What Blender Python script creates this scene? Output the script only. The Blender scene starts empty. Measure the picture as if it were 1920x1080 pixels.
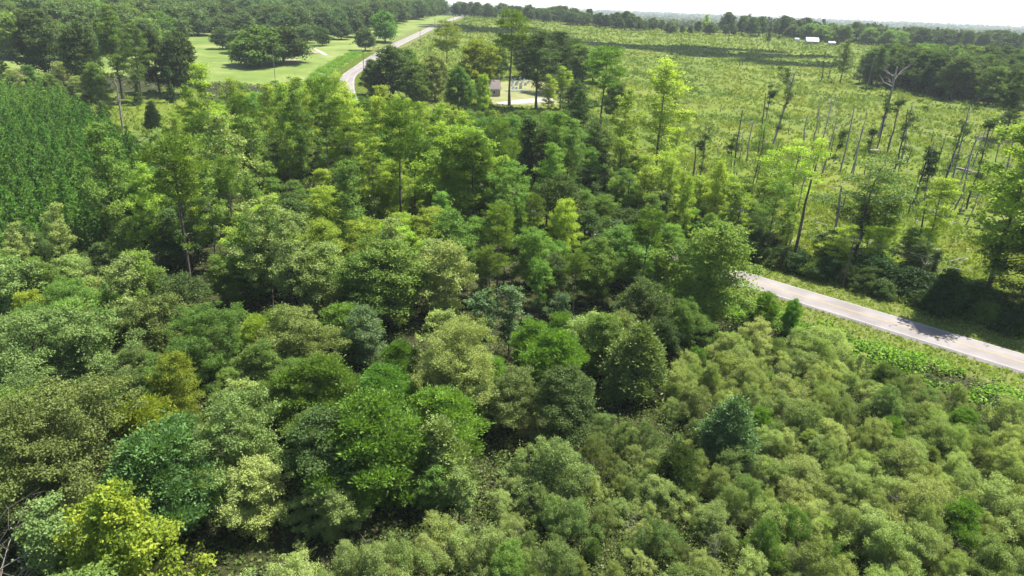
import bpy, math, random
import numpy as np
from mathutils import Matrix, Vector

S = bpy.context.scene
COL = S.collection
# ------------------------------------------------------------------ camera
CAMH = 40.0
FPX = 1283.0                       # focal length in photo pixels (1920 wide)
PITCH, ROLL = math.radians(22.3), math.radians(2.25)
_f = np.array([0, math.cos(PITCH), -math.sin(PITCH)])
_R0 = np.array([1.0, 0, 0]); _U0 = np.cross(_R0, _f)
_R = _R0*math.cos(ROLL) + _U0*math.sin(ROLL)
_U = -_R0*math.sin(ROLL) + _U0*math.cos(ROLL)
cam_d = bpy.data.cameras.new('camera'); cam = bpy.data.objects.new('camera', cam_d); COL.objects.link(cam)
cam_d.sensor_width = 36.0; cam_d.lens = 36.0*FPX/1920.0
cam_d.clip_start = 0.5; cam_d.clip_end = 30000
cam.matrix_world = Matrix(((_R[0], _U[0], -_f[0], 0), (_R[1], _U[1], -_f[1], 0), (_R[2], _U[2], -_f[2], CAMH), (0, 0, 0, 1)))
S.camera = cam
# ------------------------------------------------------------------ sky, sun, exposure
SUN_EL, SUN_AZ = math.radians(64), math.radians(56)
W = bpy.data.worlds.new("World"); S.world = W; W.use_nodes = True
nt = W.node_tree; bg = nt.nodes['Background']
sk = nt.nodes.new('ShaderNodeTexSky'); sk.sky_type = 'NISHITA'; sk.sun_disc = False
sk.sun_elevation = SUN_EL; sk.sun_rotation = SUN_AZ; sk.dust_density = 0.9; sk.air_density = 1.0
nt.links.new(sk.outputs[0], bg.inputs[0]); bg.inputs[1].default_value = 0.085
sd = bpy.data.lights.new('sun', 'SUN'); so = bpy.data.objects.new('sun', sd); COL.objects.link(so)
sd.energy = 5.0; sd.angle = math.radians(0.53); sd.color = (1.0, 0.96, 0.88)
sv = Vector((math.sin(SUN_AZ)*math.cos(SUN_EL), math.cos(SUN_AZ)*math.cos(SUN_EL), math.sin(SUN_EL)))
so.rotation_euler = sv.to_track_quat('Z', 'Y').to_euler()
S.view_settings.view_transform = 'Standard'; S.view_settings.look = 'None'
S.view_settings.exposure = 1.66; S.view_settings.gamma = 1
S.render.engine = 'CYCLES'
S.cycles.max_bounces = 7; S.cycles.diffuse_bounces = 2; S.cycles.transmission_bounces = 4
S.cycles.volume_bounces = 0; S.cycles.transparent_max_bounces = 6
S.cycles.use_denoising = True
try: S.cycles.denoising_prefilter = 'ACCURATE'
except Exception: pass
S.cycles.sample_clamp_indirect = 4

# ------------------------------------------------------------------ terrain
_D = [0, 80, 170, 255, 370, 490, 620, 800, 950, 1150, 1600, 3000, 9000]
_Z = [0, 0, 1.6, 4.6, 9.5, 15.5, 21, 27, 27.3, 22, 10, 4, 2]
def terrain(x, y):
    x = np.asarray(x, float); y = np.asarray(y, float)
    d = np.hypot(x, y); az = np.degrees(np.arctan2(x, np.maximum(y, 1e-3)))
    w = np.interp(az, [-90, -30, 2, 12, 22, 40, 90], [0.9, 1, 1, 0.86, 0.72, 0.6, 0.5])
    w = np.where(y < 0, 0.5, w)
    return np.interp(d, _D, _Z)*w + 0.25*np.sin(x*0.031+1)*np.sin(y*0.027)*np.clip(d/150, 0, 1)
def ray(px, py):
    px = np.asarray(px, float)[..., None]; py = np.asarray(py, float)[..., None]
    return _f + _R*(px-960)/FPX - _U*(py-540)/FPX
def at_arr(px, py, h=0.0):
    """ground points (x, y, z) under pixels: where the sight line comes down to h metres over the ground"""
    d = ray(px, py); d = d/np.linalg.norm(d, axis=-1, keepdims=True)
    ts = np.concatenate([np.arange(20, 400, 4), np.geomspace(400, 12000, 160)])
    P = d[..., None, :]*ts[:, None]
    g = CAMH + P[..., 2] - terrain(P[..., 0], P[..., 1]) - h
    hit = (g < 0); k = np.argmax(hit, axis=-1); ok = hit.any(axis=-1); k = np.where(ok, np.maximum(k, 1), len(ts)-1)
    lo, hi = ts[k-1], ts[k]
    for _ in range(30):
        m = (lo+hi)/2; p = d*m[..., None]
        gg = CAMH + p[..., 2] - terrain(p[..., 0], p[..., 1]) - h
        lo = np.where(gg > 0, m, lo); hi = np.where(gg > 0, hi, m)
    p = d*hi[..., None]
    return p[..., 0], p[..., 1]
def at(px, py, h=0.0):
    x, y = at_arr(np.array([px]), np.array([py]), h); return float(x[0]), float(y[0])
def tz(x, y): return float(terrain(x, y))
def project(x, y, z):
    v = np.stack([np.asarray(x, float), np.asarray(y, float), np.asarray(z, float)-CAMH], -1)
    w = v @ _f
    return 960 + FPX*(v @ _R)/w, 540 - FPX*(v @ _U)/w, w

# ------------------------------------------------------------------ mesh helpers
class MB:
    def __init__(s): s.v = []; s.f = []; s.t = []; s.m = []; s.n = 0
    def add(s, v, f, tint=0.5, mat=0):
        v = np.asarray(v, float).reshape(-1, 3); f = np.asarray(f, int)
        if f.shape[1] == 3: f = np.concatenate([f, np.full((len(f), 1), -10**9)], 1)
        s.v.append(v); s.f.append(np.where(f < 0, -1, f + s.n)); s.n += len(v)
        s.t.append(np.broadcast_to(np.asarray(tint, float), (len(f),)).copy())
        s.m.append(np.full(len(f), mat, int)); return s
    def mesh(s, name, mats, smooth=False):
        v = np.concatenate(s.v); f = np.concatenate(s.f); t = np.concatenate(s.t); mi = np.concatenate(s.m)
        cnt = np.where(f[:, 3] < 0, 3, 4)
        flat = f.ravel(); flat = flat[flat >= 0]
        me = bpy.data.meshes.new(name)
        me.vertices.add(len(v)); me.vertices.foreach_set('co', v.astype(np.float32).ravel())
        me.loops.add(len(flat)); me.loops.foreach_set('vertex_index', flat.astype(np.int32))
        me.polygons.add(len(f)); st = np.concatenate([[0], np.cumsum(cnt)[:-1]])
        me.polygons.foreach_set('loop_start', st.astype(np.int32))
        me.polygons.foreach_set('material_index', mi.astype(np.int32))
        me.polygons.foreach_set('use_smooth', np.full(len(f), smooth, bool))
        a = me.attributes.new('tint', 'FLOAT', 'FACE'); a.data.foreach_set('value', t.astype(np.float32))
        me.update(calc_edges=True)
        for m in mats: me.materials.append(m)
        return me
    def box(s, x0, x1, y0, y1, z0, z1, tint=0.5, mat=0):
        v = [(x, y, z) for z in (z0, z1) for y in (y0, y1) for x in (x0, x1)]
        return s.add(v, [(0, 2, 3, 1), (4, 5, 7, 6), (0, 1, 5, 4), (2, 6, 7, 3), (0, 4, 6, 2), (1, 3, 7, 5)], tint, mat)
    def tube(s, pts, rad, k=6, tint=0.5, mat=0, cap=True):
        pts = np.asarray(pts, float); n = len(pts); rad = np.broadcast_to(np.asarray(rad, float), (n,))
        tg = np.gradient(pts, axis=0); tg /= np.linalg.norm(tg, axis=1, keepdims=True)+1e-9
        ref = np.array([1.0, 0.1, 0]) if abs(tg[0][2]) > 0.7 else np.array([0, 0, 1.0])
        a = np.cross(tg, ref); a /= np.linalg.norm(a, axis=1, keepdims=True)+1e-9; b = np.cross(tg, a)
        th = np.arange(k)*2*math.pi/k
        ring = pts[:, None]+rad[:, None, None]*(np.cos(th)[None, :, None]*a[:, None]+np.sin(th)[None, :, None]*b[:, None])
        i = np.arange(n-1)[:, None]; j = np.arange(k)[None]; j2 = (j+1) % k
        f = np.stack([i*k+j, i*k+j2, (i+1)*k+j2, (i+1)*k+j], -1).reshape(-1, 4)
        s.add(ring.reshape(-1, 3), f, tint, mat)
        if cap:
            c = pts[-1]+tg[-1]*rad[-1]*0.4
            s.add(np.vstack([ring[-1], c]), [(q, (q+1) % k, k) for q in range(k)], tint, mat)
        return s

def unit(a): return a/(np.linalg.norm(a, axis=-1, keepdims=True)+1e-9)
def leaves(mb, rng, pos, nrm, size, aspect=0.7, tint=0.5, axis=None, mat=0, fold=0.0):
    """diamond leaf sprays: pos Nx3, nrm Nx3, size N"""
    n = len(pos); r = rng.normal(size=(n, 3))
    if axis is None: ax = unit(np.cross(nrm, r))
    else: ax = unit(axis + 0.25*r)
    bi = unit(np.cross(nrm, ax)); s = np.asarray(size).reshape(-1, 1)*np.ones((n, 1))*0.5
    sk_ = (rng.random((n, 1))-0.5)*0.6
    v = np.stack([pos-ax*s, pos+bi*s*aspect+ax*s*sk_, pos+ax*s+nrm*s*fold, pos-bi*s*aspect-ax*s*sk_], 1)
    f = np.arange(n*4).reshape(n, 4); mb.add(v.reshape(-1, 3), f, tint, mat)

def clump_leaves(mb, rng, C, Rc, size, lai=1.1, flat=0.75, up=0.45, aspect=0.7, rnd=0.75, axis_out=False, tspread=0.28, fold=0.0, spr=7):
    for c, r in zip(C, Rc):
        area = size*size*aspect*0.5
        n = max(3, int(lai*4*math.pi*r*r*0.6/area))
        d = unit(rng.normal(size=(n, 3))); k = rng.random(n) < 0.6; d[k, 2] = np.abs(d[k, 2])
        rr = r*(0.35+0.95*rng.random((n, 1))**0.85)
        p = c + d*rr*np.array([1, 1, flat])
        nm = unit(d*0.4+np.array([0, 0, up])+rng.normal(size=(n, 3))*rnd*0.7)
        t = np.clip(0.5+rng.normal()*tspread*0.5+rng.normal(size=n)*tspread*0.5, 0, 1)
        leaves(mb, rng, p, nm, size*(0.6+0.8*rng.random(n)), aspect, t, axis=(d+np.array([0, 0, 0.5]) if axis_out else None), fold=fold)
        ns = spr; nl_ = max(5, int(0.9*r/size*2.6))       # shoots that stand out of the clump and break its outline
        for _ in range(ns):
            dd = unit(rng.normal(size=3)*np.array([1, 1, 0.5])+np.array([0, 0, 0.75])); q = rng.random((nl_, 1))
            lg = 2.0 if rng.random() < 0.2 else 0.95; pp = c+dd*np.array([1, 1, flat])*r*(0.8+lg*q)+rng.normal(size=(nl_, 3))*size*0.38*(1.25-q)
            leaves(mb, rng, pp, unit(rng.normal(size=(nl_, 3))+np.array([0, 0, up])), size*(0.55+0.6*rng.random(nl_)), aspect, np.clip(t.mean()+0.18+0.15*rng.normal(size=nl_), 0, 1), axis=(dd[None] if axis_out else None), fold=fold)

def envelope(rng, h, base, R, prof, K, rc, ecc=0.25, fill=0.5):
    """clump centres inside a crown; prof(t) is the width at height t (0 base .. 1 top); lobed so the outline is uneven"""
    C = []; RR = []; ph = rng.random(4)*6.28
    for _ in range(K*14):
        if len(C) >= K: break
        t = rng.random()**0.85; a = rng.random()*2*math.pi
        lob = 1+ecc*math.sin(2*a+ph[0]+t*3)+ecc*0.7*math.sin(3*a+ph[1]-t*5)+ecc*0.5*math.sin(5*a+ph[2]+t*9)
        q = rng.random()**fill
        r = R*prof(t)*lob*q
        c = np.array([r*math.cos(a), r*math.sin(a), base+(h-base-rc*0.5)*t])
        rk = rc*(0.65+0.7*rng.random())*(0.75+0.25*prof(t))
        if all(np.linalg.norm(c-o) > 0.62*(rk+ro)*0.95 for o, ro in zip(C, RR)): C.append(c); RR.append(rk)
    return np.array(C), np.array(RR)

def limb_tree(mb, rng, h, r0, C, lean=0.02, base=0.3, topf=0.9, nl=None, k=6, lr=0.35):
    n = 7; z = np.linspace(0, h*topf, n)
    w = np.cumsum(rng.normal(size=(n, 2))*lean*h/n*2, axis=0); w -= w[0]
    pts = np.column_stack([w, z]); rad = r0*(1-0.82*np.linspace(0, 1, n)**0.9); rad[0] *= 1.35
    mb.tube(np.vstack([[pts[0][0], pts[0][1], -0.6], pts]), np.concatenate([[rad[0]*1.1], rad]), k, 0.5)
    idx = np.arange(len(C)); rng.shuffle(idx)
    for i in idx[:nl if nl is not None else len(C)]:
        c = C[i]; hd = math.hypot(c[0], c[1])
        z0 = min(max(c[2]-hd*(0.35+0.4*rng.random()), base*h*0.75), h*topf*0.97)
        s = np.array([np.interp(z0, z, w[:, 0]), np.interp(z0, z, w[:, 1]), z0])
        rr = np.interp(z0, z, rad)*lr+0.012
        m = (s+c)/2+np.array([0, 0, -0.06*hd])+rng.normal(size=3)*0.08*hd
        mb.tube([s, m, c], [rr, rr*0.7, rr*0.3], 4, 0.5)

# ------------------------------------------------------------------ materials
def nodes(name):
    m = bpy.data.materials.new(name); m.use_nodes = True; t = m.node_tree; t.nodes.clear()
    return m, t, t.nodes, t.links
LEAF_GAIN = 1.4
def leaf_mat(name, a, b, transl=0.42, rough=0.5, hue=0.012, val=0.2, gloss=0.006):
    a = (a[0]*0.90, a[1]*0.93, a[2]*0.78); b = (b[0]*1.02, b[1]*1.05, b[2]*0.82)
    m, t, N, L = nodes(name)
    at_ = N.new('ShaderNodeAttribute'); at_.attribute_name = 'tint'
    mx = N.new('ShaderNodeMix'); mx.data_type = 'RGBA'
    mx.inputs['A'].default_value = (*[q*LEAF_GAIN for q in a], 1); mx.inputs['B'].default_value = (*[q*LEAF_GAIN for q in b], 1)
    L.new(at_.outputs['Fac'], mx.inputs['Factor'])
    oi = N.new('ShaderNodeObjectInfo'); hs = N.new('ShaderNodeHueSaturation')
    m1 = N.new('ShaderNodeMapRange'); m1.inputs['To Min'].default_value = 0.5-hue; m1.inputs['To Max'].default_value = 0.5+hue
    m2 = N.new('ShaderNodeMapRange'); m2.inputs['To Min'].default_value = 1-val; m2.inputs['To Max'].default_value = 1+val
    wn = N.new('ShaderNodeTexWhiteNoise'); wn.noise_dimensions = '1D'
    L.new(oi.outputs['Random'], m1.inputs['Value']); L.new(oi.outputs['Random'], wn.inputs['W'])
    L.new(wn.outputs['Value'], m2.inputs['Value'])
    L.new(m1.outputs[0], hs.inputs['Hue']); L.new(m2.outputs[0], hs.inputs['Value']); L.new(mx.outputs['Result'], hs.inputs['Color'])
    df = N.new('ShaderNodeBsdfDiffuse'); tr = N.new('ShaderNodeBsdfTranslucent'); ms = N.new('ShaderNodeMixShader')
    L.new(hs.outputs[0], df.inputs[0])
    h2 = N.new('ShaderNodeMix'); h2.data_type = 'RGBA'; h2.blend_type = 'MULTIPLY'; h2.inputs['Factor'].default_value = 1
    h2.inputs['B'].default_value = (1.45, 1.5, 0.55, 1); L.new(hs.outputs[0], h2.inputs['A'])
    L.new(h2.outputs['Result'], tr.inputs[0]); ms.inputs[0].default_value = transl*0.85
    L.new(df.outputs[0], ms.inputs[1]); L.new(tr.outputs[0], ms.inputs[2])
    gl = N.new('ShaderNodeBsdfGlossy'); gl.inputs['Roughness'].default_value = rough; gl.inputs['Color'].default_value = (1, 1, 1, 1)
    m3 = N.new('ShaderNodeMixShader'); m3.inputs[0].default_value = gloss
    L.new(ms.outputs[0], m3.inputs[1]); L.new(gl.outputs[0], m3.inputs[2])
    o = N.new('ShaderNodeOutputMaterial'); L.new(m3.outputs[0], o.inputs[0]); return m
def noise_mat(name, cols, scale=5, rough=0.85, detail=6, bump=0.0, stretch=(1, 1, 1), coord='Object'):
    m, t, N, L = nodes(name)
    tc = N.new('ShaderNodeTexCoord'); mp = N.new('ShaderNodeMapping'); mp.inputs['Scale'].default_value = stretch
    nz = N.new('ShaderNodeTexNoise'); nz.inputs['Scale'].default_value = scale; nz.inputs['Detail'].default_value = detail
    cr = N.new('ShaderNodeValToRGB'); e = cr.color_ramp.elements
    e[0].position = 0.3; e[0].color = (*cols[0], 1); e[1].position = 0.7; e[1].color = (*cols[-1], 1)
    for i, c in enumerate(cols[1:-1]): q = e.new(0.3+0.4*(i+1)/(len(cols)-1)); q.color = (*c, 1)
    p = N.new('ShaderNodeBsdfPrincipled'); p.inputs['Roughness'].default_value = rough; p.inputs['Specular IOR Level'].default_value = 0.25
    L.new(tc.outputs[coord], mp.inputs[0]); L.new(mp.outputs[0], nz.inputs[0]); L.new(nz.outputs[0], cr.inputs[0]); L.new(cr.outputs[0], p.inputs['Base Color'])
    if bump:
        b = N.new('ShaderNodeBump'); b.inputs['Strength'].default_value = bump; L.new(nz.outputs[0], b.inputs['Height']); L.new(b.outputs[0], p.inputs['Normal'])
    o = N.new('ShaderNodeOutputMaterial'); L.new(p.outputs[0], o.inputs[0]); return m

M = {}
M['gum'] = leaf_mat('sweetgum leaves', (0.115, 0.16, 0.03), (0.235, 0.29, 0.055), 0.5)
M['lime'] = leaf_mat('lime leaves', (0.115, 0.17, 0.028), (0.215, 0.28, 0.05), 0.5)
M['mid'] = leaf_mat('mid green leaves', (0.050, 0.090, 0.022), (0.112, 0.168, 0.040), 0.42)
M['fresh'] = leaf_mat('fresh green leaves', (0.050, 0.105, 0.022), (0.105, 0.18, 0.038), 0.45)
M['dark'] = leaf_mat('dark oak leaves', (0.026, 0.048, 0.016), (0.06, 0.088, 0.028), 0.32)
M['darkest'] = leaf_mat('deep green leaves', (0.014, 0.032, 0.012), (0.034, 0.062, 0.022), 0.25)
M['pine'] = leaf_mat('pine needles', (0.045, 0.082, 0.016), (0.105, 0.15, 0.028), 0.35)
M['ypine'] = leaf_mat('young pine needles', (0.027, 0.070, 0.017), (0.100, 0.185, 0.038), 0.35, hue=0.012, val=0.15)
M['bluegreen'] = leaf_mat('blue green leaves', (0.036, 0.064, 0.030), (0.080, 0.125, 0.055), 0.28, gloss=0.01)
M['greygreen'] = leaf_mat('grey green leaves', (0.060, 0.088, 0.030), (0.132, 0.175, 0.060), 0.32, gloss=0.008)
M['bright'] = leaf_mat('bright green leaves', (0.046, 0.088, 0.017), (0.108, 0.182, 0.036), 0.45, hue=0.01)
M['yellow'] = leaf_mat('yellow green leaves', (0.085, 0.13, 0.018), (0.23, 0.26, 0.035), 0.5, hue=0.006)
M['gold'] = leaf_mat('golden green leaves', (0.105, 0.125, 0.016), (0.17, 0.19, 0.026), 0.45)
M['olive'] = leaf_mat('olive leaves', (0.092, 0.122, 0.044), (0.205, 0.245, 0.090), 0.4, hue=0.014)
M['pale'] = leaf_mat('pale olive leaves', (0.115, 0.145, 0.060), (0.250, 0.285, 0.118), 0.4, hue=0.014)
M['brownolive'] = leaf_mat('brownish olive leaves', (0.066, 0.088, 0.030), (0.138, 0.172, 0.056), 0.35)
M['pecan'] = leaf_mat('pecan leaves', (0.036, 0.062, 0.024), (0.070, 0.105, 0.040), 0.3)
M['fartree'] = leaf_mat('far tree leaves', (0.036, 0.060, 0.024), (0.080, 0.11, 0.038), 0.3)
M['weed'] = leaf_mat('weeds', (0.07, 0.105, 0.018), (0.165, 0.20, 0.036), 0.45)
def patchy(m, scale, cols):
    """plants of a wide cover differ in kind from place to place"""
    t = m.node_tree; N, L = t.nodes, t.links; mx = [n for n in N if n.type == 'MIX' and n.blend_type == 'MIX'][0]
    tc = N.new('ShaderNodeTexCoord'); nz = N.new('ShaderNodeTexNoise'); nz.inputs['Scale'].default_value = scale; nz.inputs['Detail'].default_value = 5; nz.inputs['Roughness'].default_value = 0.65
    L.new(tc.outputs['Object'], nz.inputs[0])
    for sock, k in (('A', 0.76), ('B', 1.12)):
        cr = N.new('ShaderNodeValToRGB'); e = cr.color_ramp.elements
        e[0].position = cols[0][0]; e[0].color = (*[q*k for q in cols[0][1]], 1); e[1].position = cols[-1][0]; e[1].color = (*[q*k for q in cols[-1][1]], 1)
        for p, c in cols[1:-1]: q_ = e.new(p); q_.color = (*[q*k for q in c], 1)
        L.new(nz.outputs[0], cr.inputs[0]); L.new(cr.outputs[0], mx.inputs[sock])
patchy(M['weed'], 0.045, [(0.30, (0.085, 0.15, 0.03)), (0.44, (0.14, 0.20, 0.035)), (0.54, (0.20, 0.245, 0.045)), (0.64, (0.255, 0.265, 0.055)), (0.74, (0.25, 0.215, 0.10))])
M['weed_dark'] = leaf_mat('dark weeds', (0.035, 0.065, 0.018), (0.075, 0.12, 0.03), 0.4)
M['verge'] = leaf_mat('verge grass', (0.085, 0.115, 0.03), (0.17, 0.20, 0.05), 0.45)
M['feather'] = leaf_mat('feathery blue green leaves', (0.036, 0.066, 0.024), (0.078, 0.130, 0.044), 0.35)
M['vinegreen'] = leaf_mat('kudzu vine leaves', (0.05, 0.12, 0.015), (0.11, 0.20, 0.03), 0.45)
M['under'] = leaf_mat('undergrowth leaves', (0.03, 0.05, 0.018), (0.09, 0.11, 0.035), 0.35)
M['thickunder'] = leaf_mat('scrub leaves', (0.07, 0.09, 0.034), (0.15, 0.18, 0.065), 0.38)
M['bark'] = noise_mat('bark', [(0.035, 0.028, 0.022), (0.12, 0.10, 0.08)], 3, stretch=(4, 4, 0.6))
M['palebark'] = noise_mat('pale bark', [(0.11, 0.10, 0.09), (0.24, 0.22, 0.19)], 3, stretch=(4, 4, 0.6))
M['deadwood'] = noise_mat('weathered dead wood', [(0.12, 0.108, 0.098), (0.30, 0.275, 0.25)], 2.5, stretch=(4, 4, 0.4))
M['burntwood'] = noise_mat('charred wood', [(0.03, 0.025, 0.022), (0.11, 0.09, 0.075)], 2.5, stretch=(3, 3, 0.4))
M['twig'] = noise_mat('grey twigs', [(0.13, 0.11, 0.09), (0.26, 0.23, 0.19)], 4)

# ------------------------------------------------------------------ object helpers
def prop(o, label=None, cat=None, group=None, kind=None):
    if label: o['label'] = label
    if cat: o['category'] = cat
    if group: o['group'] = group
    if kind: o['kind'] = kind
    return o
def link(name, me, parent=None, loc=(0, 0, 0)):
    o = bpy.data.objects.new(name, me); COL.objects.link(o); o.location = loc
    if parent: o.parent = parent
    return o

# ------------------------------------------------------------------ species (each a list of (crown mesh, trunk mesh, height))
def bell(a, b, p=1.0): # narrow at base a and top b, full in the middle
    return lambda t: max(0.08, (a+(1-a)*min(1, t/0.35)) * (b+(1-b)*(1-max(0, (t-0.35)/0.65)**(1.6*p))))
cone = lambda t: max(0.06, (1-t)**0.85*min(1, 0.55+t*3))
dome = lambda t: max(0.15, math.sqrt(max(0, 1-(t*0.97)**2.3))*(0.8+0.2*min(1, t*4)))
SP = {}
def species(key, nvar, fn):
    SP[key] = []
    for i in range(nvar):
        rng = np.random.default_rng(abs(hash_(key))+i*17); cm, tm = MB(), MB()
        h = fn(rng, cm, tm)
        SP[key].append((cm.mesh('crown', [M['mid']]) if cm.n else None, tm.mesh('trunk', [M['bark']], True) if tm.n else None, h))
def hash_(s):
    v = 7
    for ch in s: v = (v*31+ord(ch)) % 1000003
    return v
def shift_top(C, pts): return C

def g_gum(rng, c, t):
    h = 24; C, R = envelope(rng, h, 5.5, 3.3, bell(0.55, 0.28, 1.3), 78, 0.9, 0.5, 0.5)
    clump_leaves(c, rng, C, R, 0.28, 0.78, 0.8, 0.5, 0.75); limb_tree(t, rng, h, 0.26, C, 0.015, 0.25); return h
def g_tallgum(rng, c, t):
    h = 27; C, R = envelope(rng, h, 7, 2.6, bell(0.5, 0.5, 1.4), 52, 0.95, 0.55, 0.5)
    clump_leaves(c, rng, C, R, 0.30, 0.78, 0.75, 0.5, 0.75); limb_tree(t, rng, h, 0.24, C, 0.02, 0.3); return h
def g_oak(rng, c, t):
    h = 20; C, R = envelope(rng, h, 3.2, 6.2, dome, 120, 1.4, 0.26, 0.32)
    clump_leaves(c, rng, C, R, 0.46, 1.0, 0.72, 0.5, 0.75); limb_tree(t, rng, h, 0.42, C, 0.015, 0.2, nl=50); return h
def g_pine(rng, c, t):
    h = 28; C, R = envelope(rng, h, 15.5+rng.random()*2, 4.3, bell(0.45, 0.4), 46, 1.05, 0.3, 0.4)
    lo = rng.random((5, 3)); extra = np.column_stack([(lo[:, 0]-0.5)*5, (lo[:, 1]-0.5)*5, 9+lo[:, 2]*6]); C = np.vstack([C, extra]); R = np.concatenate([R, np.full(5, 0.7)])
    clump_leaves(c, rng, C, R, 0.55, 0.8, 0.6, 0.5, 0.28, axis_out=True); limb_tree(t, rng, h, 0.30, C, 0.012, 0.5, lr=0.3); return h
def g_mid(rng, c, t):
    h = 13; C, R = envelope(rng, h, 1.6, 3.7, bell(0.6, 0.35, 1.5), 82, 0.88, 0.32, 0.36)
    clump_leaves(c, rng, C, R, 0.215, 0.9, 0.72, 0.5, 0.72); limb_tree(t, rng, h, 0.17, C, 0.02, 0.15, nl=34); return h
def g_slim(rng, c, t):
    h = 15; C, R = envelope(rng, h, 3.5, 2.4, bell(0.5, 0.5, 1.4), 44, 0.8, 0.5, 0.45)
    clump_leaves(c, rng, C, R, 0.28, 0.95, 0.75, 0.5, 0.7); limb_tree(t, rng, h, 0.13, C, 0.025, 0.2); return h
def g_shrub(rng, c, t):
    h = 4.6; C, R = envelope(rng, h, 0.4, 2.4, bell(0.8, 0.35), 75, 0.42, 0.5, 0.42)
    clump_leaves(c, rng, C, R, 0.105, 0.8, 0.9, 0.35, 0.6, rnd=1.1, spr=9, tspread=0.2)
    for _ in range(9):
        a = rng.random()*6.28; r = 1.4+rng.random()*1.1; e = np.array([r*math.cos(a), r*math.sin(a), 2.0+rng.random()*1.7])
        m = e*np.array([0.45, 0.45, 0.55])+rng.normal(size=3)*0.15; t.tube([(0, 0, -0.2), m, e], [0.04, 0.025, 0.01], 4)
        for _ in range(2):
            e2 = e+rng.normal(size=3)*0.5+np.array([0, 0, 0.3]); t.tube([m*0.4+e*0.6, (e+e2)/2, e2], [0.018, 0.012, 0.006], 3)
    return h
def g_bigshrub(rng, c, t):
    h = 8.5; C, R = envelope(rng, h, 0.8, 3.5, bell(0.7, 0.35), 130, 0.58, 0.45, 0.36)
    clump_leaves(c, rng, C, R, 0.145, 0.85, 0.8, 0.4, 0.65, rnd=1.0, spr=8, tspread=0.22); limb_tree(t, rng, h, 0.13, C, 0.03, 0.05, nl=40, topf=0.8); return h
def g_dome(rng, c, t):
    h = 12; C, R = envelope(rng, h, 1.0, 4.6, bell(0.75, 0.4, 1.4), 210, 0.68, 0.45, 0.36)
    clump_leaves(c, rng, C, R, 0.15, 0.8, 0.8, 0.4, 0.65, rnd=1.0, spr=9, tspread=0.22); limb_tree(t, rng, h, 0.2, C, 0.03, 0.05, nl=50, topf=0.8); return h
def g_bright(rng, c, t):
    h = 7.5; C, R = envelope(rng, h, 0.7, 2.6, bell(0.7, 0.3), 62, 0.75, 0.25, 0.3)
    clump_leaves(c, rng, C, R, 0.175, 1.15, 0.7, 0.5, 0.6, rnd=0.8, axis_out=True); limb_tree(t, rng, h, 0.11, C, 0.02, 0.1, nl=25); return h
def g_cone(rng, c, t):
    h = 8; C, R = envelope(rng, h, 0.5, 2.4, lambda q: max(0.12, (1-q)**0.6*min(1, 0.7+q*2)), 85, 0.62, 0.12, 0.25)
    clump_leaves(c, rng, C, R, 0.19, 1.2, 0.85, 0.3, 0.6, rnd=0.9, axis_out=True); limb_tree(t, rng, h, 0.12, C, 0.01, 0.05, nl=20); return h
def g_ypine(rng, c, t):
    h = 9.0+rng.random(); C = []; R = []
    for k in range(15):
        z = 1.0+k*0.54; r = 1.75*(1-k/15.5)**0.8; n = max(2, int(8-k*0.4))
        for j in range(n):
            a = j*6.283/n+k*1.1+rng.random()*0.5; q = r*(0.6+0.4*rng.random()); C.append((q*math.cos(a), q*math.sin(a), z+q*0.35+rng.normal()*0.1)); R.append(0.40-0.010*k)
    C.append((0, 0, h-0.15)); R.append(0.22); C.append((0, 0, h-0.7)); R.append(0.3)
    for cc, rr in zip(C, R):
        n = 16; d = unit(rng.normal(size=(n, 3))+np.array([cc[0]*0.5, cc[1]*0.5, 1.3])); p = np.array(cc)+d*rr*0.7
        leaves(c, rng, p, unit(rng.normal(size=(n, 3))+np.array([0, 0, 0.3])), 0.62*(0.7+0.5*rng.random(n)), 0.26, np.clip(0.5+rng.normal(size=n)*0.25, 0, 1), axis=d)
    t.tube([(0, 0, -0.4), (0, 0, 4), (0, 0, h-0.4)], [0.11, 0.07, 0.02], 5); return h
def g_syc(rng, c, t):
    h = 13; C, R = envelope(rng, h, 2.0, 3.5, bell(0.8, 0.25), 120, 0.62, 0.32, 0.35)
    clump_leaves(c, rng, C, R, 0.25, 0.85, 0.8, 0.5, 0.85, rnd=0.9, tspread=0.5, fold=0.35); limb_tree(t, rng, h, 0.16, C, 0.02, 0.15); return h
def g_pecan(rng, c, t):
    h = 17; C, R = envelope(rng, h, 2.8, 7.6, dome, 62, 2.2, 0.15, 0.32)
    clump_leaves(c, rng, C, R, 0.85, 1.05, 0.75, 0.5, 0.75); limb_tree(t, rng, h, 0.45, C, 0.01, 0.16, nl=12, k=5); return h
def g_vine(rng, c, t):
    h = 13; C, R = envelope(rng, h, 0.4, 1.15, lambda q: max(0.3, 1-q*0.65+0.25*math.sin(q*9)), 34, 0.75, 0.25, 0.6)
    clump_leaves(c, rng, C, R, 0.32, 1.15, 0.9, 0.3, 0.75); limb_tree(t, rng, h, 0.2, C[:3], 0.02, 0.1); return h
def g_bush(rng, c, t):
    h = 4.2; C, R = envelope(rng, h, 0.3, 2.5, dome, 38, 0.9, 0.2, 0.35)
    clump_leaves(c, rng, C, R, 0.27, 1.1, 0.8, 0.35, 0.6, rnd=0.9); limb_tree(t, rng, h, 0.09, C, 0.03, 0.05, nl=8, topf=0.7); return h
def g_wispy(rng, c, t):
    h = 16; C, R = envelope(rng, h, 5.5, 3.0, bell(0.5, 0.5), 46, 0.8, 0.4, 0.5)
    clump_leaves(c, rng, C, R, 0.26, 0.42, 0.6, 0.4, 0.45); limb_tree(t, rng, h, 0.16, C, 0.03, 0.3, lr=0.4); return h
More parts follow.
